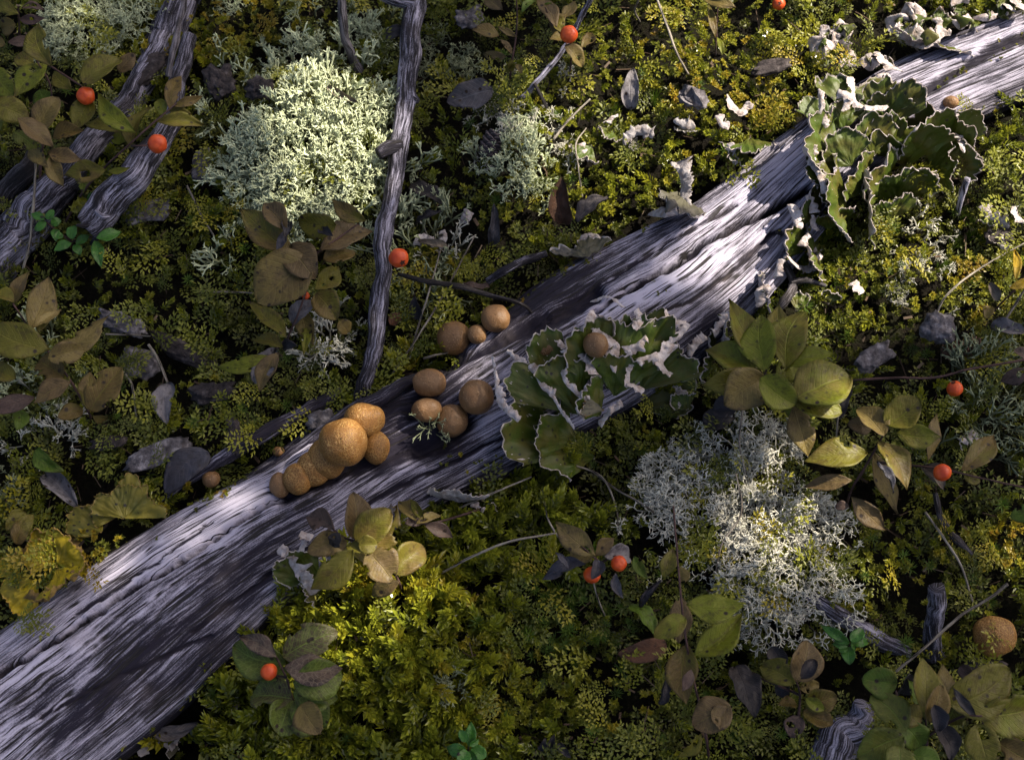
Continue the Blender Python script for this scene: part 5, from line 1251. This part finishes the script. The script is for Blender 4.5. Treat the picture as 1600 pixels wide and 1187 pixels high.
def frill(parent, pts, width, seed, z=.014, side=None, top='pb', bot='pt'):
    """a ragged turned-over margin: ribbon rising from a line and bending over"""
    rng = np.random.default_rng(seed); pts = np.asarray(pts, float)
    Lp = np.hypot(*np.diff(pts, axis=0).T).sum(); nu = int(max(14, Lp / 1.3)); nv = 9
    p2 = smooth_path(np.vstack([pts[0] - .14 * (pts[1] - pts[0]), pts[1:-1], pts[-1] + .14 * (pts[-1] - pts[-2])]) if len(pts) > 2 else np.vstack([pts[0] - .2 * (pts[1] - pts[0]), pts[0] * .5 + pts[1] * .5 + rng.normal(0, 2, 2), pts[1] + .2 * (pts[1] - pts[0])]), nu); c = [surf(*p)[2] for p in pts]; zz = np.interp(np.linspace(0, 1, nu), np.linspace(0, 1, len(c)), c)
    base = at(p2[:, 0], p2[:, 1], zz + z * .55)
    s_ = np.linspace(0, Lp, nu); q = np.stack([s_ / 14, 0 * s_ + seed, 0 * s_], -1)
    tg = nrm(np.gradient(base, axis=0)); out = nrm(np.cross(tg, [0, 0, 1.0]))
    sg = np.sign(((np.array(parent.location) - base.mean(0)) * out.mean(0)).sum()) or 1; out = out * sg
    wd = width * P * 1.4 * (.85 + .22 * fbm(q * 1.1, 2, seed) + .14 * np.abs(np.sin(s_ / 4.5 + seed)) + .24 * fbm(q * 6, 2, seed + 1)) * np.clip(np.sin(np.linspace(.10, math.pi - .10, nu)) * 3.5, .35, 1)
    wd = np.maximum(wd, width * P * .35)
    t0 = rad(64) + .35 * fbm(q * .8, 2, seed + 2); t1 = rad(-5) + .7 * fbm(q * .9, 2, seed + 3)
    V = np.zeros((nu, nv, 3)); pos = base.copy(); V[:, 0] = pos
    for j in range(1, nv):
        w = j / (nv - 1); th = t0 * (1 - w) + t1 * w
        pos = pos + (out * np.cos(th)[:, None] + np.array([0, 0, 1.0]) * np.sin(th)[:, None]) * (wd / (nv - 1))[:, None]
        rf = width * P * w * w * (.15 * np.sin(s_ / 2.9 + 2.5 * fbm(q, 2, seed + 4)) + .16 * fbm(q * 2.6, 2, seed + 5))
        V[:, j] = pos + tg * (rf * .8)[:, None] + np.array([0, 0, 1.0]) * rf[:, None] + out * (rf * .5)[:, None]
    gu = np.gradient(V, axis=0); gv = np.gradient(V, axis=1); nn_ = nrm(np.cross(gu, gv))
    if nn_[..., 2].mean() < 0: nn_ = -nn_
    V = V + nn_ * (.0005 * fbm(V * 520, 3, seed))[..., None]
    m = nu * nv; V2 = np.vstack([V.reshape(-1, 3), (V - nn_ * .0003).reshape(-1, 3)]); F = gridfaces(nu, nv)
    if (np.cross(V2[F[:, 1]] - V2[F[:, 0]], V2[F[:, 3]] - V2[F[:, 0]])[:, 2]).mean() < 0: F = F[:, ::-1]
    lip = np.arange(nu - 1) * nv + nv - 1; rim = np.stack([lip, lip + nv, lip + nv + m, lip + m], -1)
    F2 = np.vstack([F, F[:, ::-1] + m, rim]); mi = np.concatenate([np.zeros(len(F), int), np.ones(len(F), int), np.zeros(len(rim), int)])
    return mesh('frill', V2, F2, None, parent, attrs={'edge': np.zeros(2 * m)}, mats=[M[top], M[bot]], mi=mi)

def leafy(label, base, lobes, top='pt', bot='pb', frills=(), fz=.014, fw=.85, **kw):
    e = empty('leafy_lichen', surf(*base))
    for i, l in enumerate(lobes): lobe(e, *l, seed=int(base[0] * 3 + i * 11 + 5), top=top, bot=bot, **kw)
    for i, (pts, w) in enumerate(frills): frill(e, pts, w * fw, int(base[0] + i * 7), fz, None, bot, top)
    return tag(e, label, 'lichen', 'leafy lichens')
leafy('large green leafy lichen with ruffled white edges on the middle of the log', (910,640), [
 (930,700,786,590,40,.004,.018,.6),(915,650,800,545,30,.010,.024,.6),(905,650,870,535,30,.012,.026,.7),(935,600,900,515,40,.014,.028,.7),
 (950,610,955,475,34,.010,.024,.5),(985,600,1005,475,34,.008,.022,.5),(1000,610,1075,515,40,.006,.020,.5),(940,650,905,600,44,.014,.024,.7),
 (960,620,985,540,44,.012,.026,.7),(930,715,830,690,36,.002,.008,.4),(900,690,840,650,40,.008,.016,.4),(1000,640,1080,600,40,.002,.010,.5)],
 frills=[([(774,606),(777,629),(791,646),(807,658)],16),([(794,552),(814,572),(838,584),(856,585)],15),([(838,592),(848,609),(861,619)],16),([(878,548),(902,542),(922,562),(935,582)],20),
 ([(929,488),(939,511),(956,528),(969,542),(962,578)],26),([(973,541),(989,538),(1006,525)],28),([(996,558),(1020,552)],22),([(999,484),(1006,501),(996,515)],18),([(1043,484),(1050,498),(1070,501)],12),
 ([(1077,511),(1063,528),(1040,548)],18),([(1057,545),(1037,568),(1050,582)],20),([(871,568),(885,602),(915,629)],14),([(983,599),(1003,606)],18),([(942,666),(956,646),(972,636)],18),([(871,525),(885,541)],14),([(990,575),(985,600)],14),([(768,560),(772,585),(774,606)],8),([(861,619),(880,650),(895,668)],7),([(925,470),(950,462),(975,478)],7)], fz=.038, fw=.56)
leafy('big sunlit green leafy lichen spread over the right end of the log', (1380,300), [
 (1300,200,1285,142,58,0.006,0.016,0.36),(1318,205,1310,153,58,0.007,0.018,0.48),(1345,190,1345,115,54,0.008,0.019,0.60),(1375,185,1387,119,58,0.009,0.021,0.36),(1395,200,1401,131,54,0.006,0.022,0.48),(1310,240,1258,205,64,0.007,0.024,0.60),(1300,265,1253,242,64,0.008,0.016,0.36),(1330,260,1305,208,64,0.009,0.018,0.48),(1365,245,1346,181,60,0.006,0.019,0.60),(1395,250,1388,169,54,0.007,0.021,0.36),(1415,260,1421,185,54,0.008,0.022,0.48),(1440,240,1454,171,58,0.009,0.024,0.60),(1465,235,1489,154,54,0.006,0.016,0.36),(1480,240,1519,188,58,0.007,0.018,0.48),(1475,265,1527,230,58,0.008,0.019,0.60),(1450,275,1498,240,60,0.009,0.021,0.36),(1310,300,1267,277,64,0.006,0.022,0.48),(1325,310,1288,298,64,0.007,0.024,0.60),(1350,300,1331,248,58,0.008,0.016,0.36),(1375,310,1368,246,54,0.009,0.018,0.48),(1400,320,1406,251,54,0.006,0.019,0.60),(1365,345,1346,293,58,0.007,0.021,0.36),(1390,350,1396,304,54,0.008,0.022,0.48),(1420,310,1444,264,54,0.009,0.024,0.60)],
 frills=[([(1278,145),(1281,182),(1288,199)],10),([(1308,155),(1318,155),(1315,172)],12),([(1335,125),(1338,155),(1352,165),(1382,165)],13),([(1258,216),(1264,236),(1261,256)],13),([(1268,266),(1281,297)],11),([(1504,216),(1507,236)],14),([(1370,118),(1388,114),(1392,128)],9)], fz=.034)
leafy('green leafy lichen with white curls below the sunlit one, against the log', (1270,380), [
 (1275,385,1240,315,46,.006,.018,.6),(1285,405,1255,390,50,.008,.014,.6),(1295,360,1310,318,40,.010,.018,.5),(1280,420,1265,405,60,.008,.012,.6)],
 frills=[([(1231,324),(1241,351),(1251,357)],15),([(1258,310),(1264,330)],13),([(1274,340),(1281,357)],11),([(1247,381),(1258,367)],13),([(1262,400),(1275,410),(1285,402)],16)], fz=.022)
leafy('white-edged lichen curls on the upper side of the log at the top right', (1310,70), [
 (1310,90,1272,70,50,.004,.010,.5),(1325,80,1300,45,46,.004,.012,.5),(1345,95,1330,95,60,.006,.010,.5),(1380,105,1395,95,50,.004,.010,.5)],
 frills=[([(1262,67),(1271,88),(1295,91),(1311,61)],24),([(1274,64),(1281,44)],15),([(1296,54),(1308,34)],17),([(1315,54),(1325,60),(1335,47)],22),([(1311,67),(1321,84),(1315,98)],17),([(1315,105),(1335,104)],15),([(1342,98),(1358,111),(1372,104)],19),([(1377,84),(1389,98),(1409,111)],19)], fz=.018)
leafy('bright cluster of cup-like white lichen curls at the top right', (1430,50), [
 (1440,55,1405,70,56,.004,.010,.5),(1445,60,1465,78,56,.004,.010,.5),(1440,50,1425,20,46,.006,.014,.5),(1465,50,1475,20,50,.006,.012,.5)],
 frills=[([(1382,34),(1389,50),(1404,54)],28),([(1404,64),(1422,71),(1443,77),(1466,67)],26),([(1422,27),(1429,44),(1446,30)],28),([(1456,30),(1470,27),(1473,50)],18),([(1470,64),(1483,57)],18),([(1412,10),(1402,27)],20)], fz=.020)
leafy('pale lichen lobes along the top right corner of the log', (1530,20), [
 (1530,25,1505,40,54,.004,.010,.5),(1540,20,1560,5,50,.004,.012,.5),(1560,25,1590,10,50,.004,.010,.5),(1500,15,1495,-5,50,.006,.012,.5)],
 frills=[([(1487,34),(1500,47),(1517,34)],22),([(1490,10),(1510,7)],17),([(1520,30),(1541,34),(1554,30)],18),([(1557,7),(1578,10),(1588,20)],24),([(1590,0),(1605,15)],20)], fz=.018)
leafy('lichen with a thick white frilled edge half under the plant on the log', (480,900), [
 (500,905,442,868,44,.006,.014,.5),(500,915,462,920,44,.006,.012,.5)],
 frills=[([(434,864),(453,883),(464,902)],19),([(468,902),(479,928)],17),([(442,860),(464,860),(470,845)],11),([(474,830),(487,834)],17)], fz=.022)
leafy('curled grey lichen ring at the upper edge of the log', (915,400), [(918,402,908,378,50,.006,.012,.4)], 'ptd', 'pbd', frills=[([(901,394),(906,371),(929,364),(946,377)],15)], fz=.022)
leafy('pale grey lichen flap bending onto the log below the mosses', (1060,310), [(1070,300,1048,335,36,.012,.014,.4)], 'ptd', 'pbd', frills=[([(1054,260),(1064,286),(1057,323)],24),([(1014,337),(1037,340),(1057,337)],24),([(1062,262),(1050,255)],14)], fz=.024)
leafy('small green lichen lobes in the shade left of the hair moss', (915,240), [(925,228,905,248,50,.010,.014,.6),(958,205,945,215,60,.010,.014,.5)], frills=[([(902,232),(916,250)],13),([(945,190),(962,180)],12)], fz=.022)
leafy('pale grey curls under the bright hair moss', (995,220), [(1000,230,985,222,50,.010,.014,.5)], 'ptd', 'pbd', frills=[([(980,226),(997,212),(1017,216)],18),([(1000,205),(1004,215)],12)], fz=.024)
leafy('grey lichen flap at the edge of the golden moss right of the hair moss', (1070,200), [(1075,195,1070,208,50,.010,.014,.5)], 'ptd', 'pbd', frills=[([(1054,192),(1068,202),(1084,202)],16)], fz=.024)
leafy('green lichen lobes with tan rims left of the lit log end', (1150,240), [(1165,230,1138,252,46,.010,.016,.6),(1172,215,1182,242,44,.010,.016,.6)], frills=[([(1140,150),(1155,170),(1165,160)],15),([(1135,232),(1145,255)],11),([(1120,185),(1135,200)],13)], fz=.024)
leafy('small cup-shaped pale lichen at the right edge in sunlight', (1545,345), [(1545,335,1552,352,60,.010,.014,.6),(1562,372,1555,385,50,.010,.012,.6)], frills=[([(1530,327),(1547,347),(1571,357)],18),([(1548,372),(1562,388)],14),([(1590,325),(1600,345)],14)], fz=.024)
leafy('white-rimmed green lichen beside the log left of the big whorl', (1120,520), [(1135,545,1128,505,50,.006,.016,.6),(1115,565,1095,545,50,.006,.010,.6)], frills=[([(1119,526),(1131,508),(1137,494)],15),([(1082,556),(1092,540),(1104,532)],15)], fz=.020)
leafy('green lichen lobes between the crooked twig and the sunlit moss', (1200,470), [(1205,480,1185,455,50,.008,.014,.6),(1245,485,1252,462,50,.010,.014,.6),(1295,475,1302,455,50,.010,.014,.6)], frills=[([(1181,478),(1180,455),(1196,445)],13),([(1208,430),(1214,410)],12),([(1232,400),(1250,415),(1275,410)],14),([(1341,440),(1350,452)],15)], fz=.022)
leafy('pale lichen curls in the dark hollow at the bottom left', (270,1165), [(280,1170,255,1165,50,.004,.008,.5)], 'ptd', 'pb', frills=[([(234,1170),(248,1163),(266,1173)],16),([(268,1155),(280,1148)],16),([(222,1182),(232,1178)],12)], fz=.014)
leafy('small green lichen lobes by the glossy moss under the log', (715,770), [(720,785,705,768,60,.010,.014,.4),(765,798,772,788,56,.010,.014,.4)], frills=[([(738,792),(752,800)],8)], fz=.024)
leafy('tiny white-edged lichen at the right beneath the lower berry', (1505,690), [(1512,698,1502,684,50,.010,.014,.6)], frills=[([(1496,684),(1510,680),(1516,672)],14),([(1525,678),(1533,690)],11)], fz=.024)
leafy('curled tan and white lichen strip above the black twig', (675,378), [(690,382,672,384,50,.010,.014,.5)], 'ptd', 'pbd', frills=[([(650,384),(672,384),(690,388)],15),([(690,388),(700,372),(696,360)],12),([(722,350),(733,346),(740,335)],12)], fz=.022)
leafy('brown withered lobe at the foot of the central leafy lichen', (930,635), [(945,640,905,632,30,.022,.024,.4)], 'ptd', 'pby', rw=4)
leafy('green lichen scraps right of the central leafy lichen', (1060,620), [(1075,640,1060,615,56,.008,.012,.6)], frills=[([(1050,612),(1064,622)],11),([(1055,640),(1064,634)],9)], fz=.018)
# yellow withered lobes at the left
leafy('bright yellow curled lobes beside the log at the left edge', (80,870), [
 (80,880,40,860,60,.014,.020,.6),(90,880,130,850,54,.014,.020,.7),(60,910,10,945,56,.010,.014,.5),(90,890,110,920,54,.012,.016,.7),(60,880,80,835,50,.014,.022,.9),(30,900,0,870,50,.012,.018,.6)], 'pty', 'pby', rw=6, frills=[([(20,880),(50,866),(75,885)],12),([(100,850),(120,840),(130,862)],12),([(40,935),(70,940),(85,925)],12),([(120,905),(132,890)],12)], fz=.018)
leafy('large wrinkled yellow-green lobe above the log at left', (180,790), [(195,810,175,755,60,.016,.022,.3),(185,805,140,790,50,.014,.020,.4),(195,810,235,755,56,.016,.020,.3),(160,830,110,805,50,.012,.018,.4)], 'pto', 'pby', rw=5)
# a little fern-like frond tip on the log
def frond():
    e = empty('moss_frond', surf(70, 970)); 
    for i, (a, b) in enumerate((((50,955),(80,1003)),((30,965),(72,962)),((40,960),(60,985)))):
        B = nrm(surf(*b) - surf(*a)); v, f, t = p_feather(np.random.default_rng(i)); y = nrm(np.cross([0, 0, 1], B)); z = np.cross(B, y)
        L = np.linalg.norm(surf(*b) - surf(*a)); V = (v @ np.stack([B, y, z], -1).T) * L + surf(*a) + np.array([0, 0, .004])
        mesh('frond', V, f, M['moss'], e, attrs={'rnd': np.full(len(v), .5), 'hue': np.full(len(v), .5), 'tip': t}, smooth=False)
    tag(e, 'small feathery moss frond reaching onto the log at the left edge', 'moss')
frond()
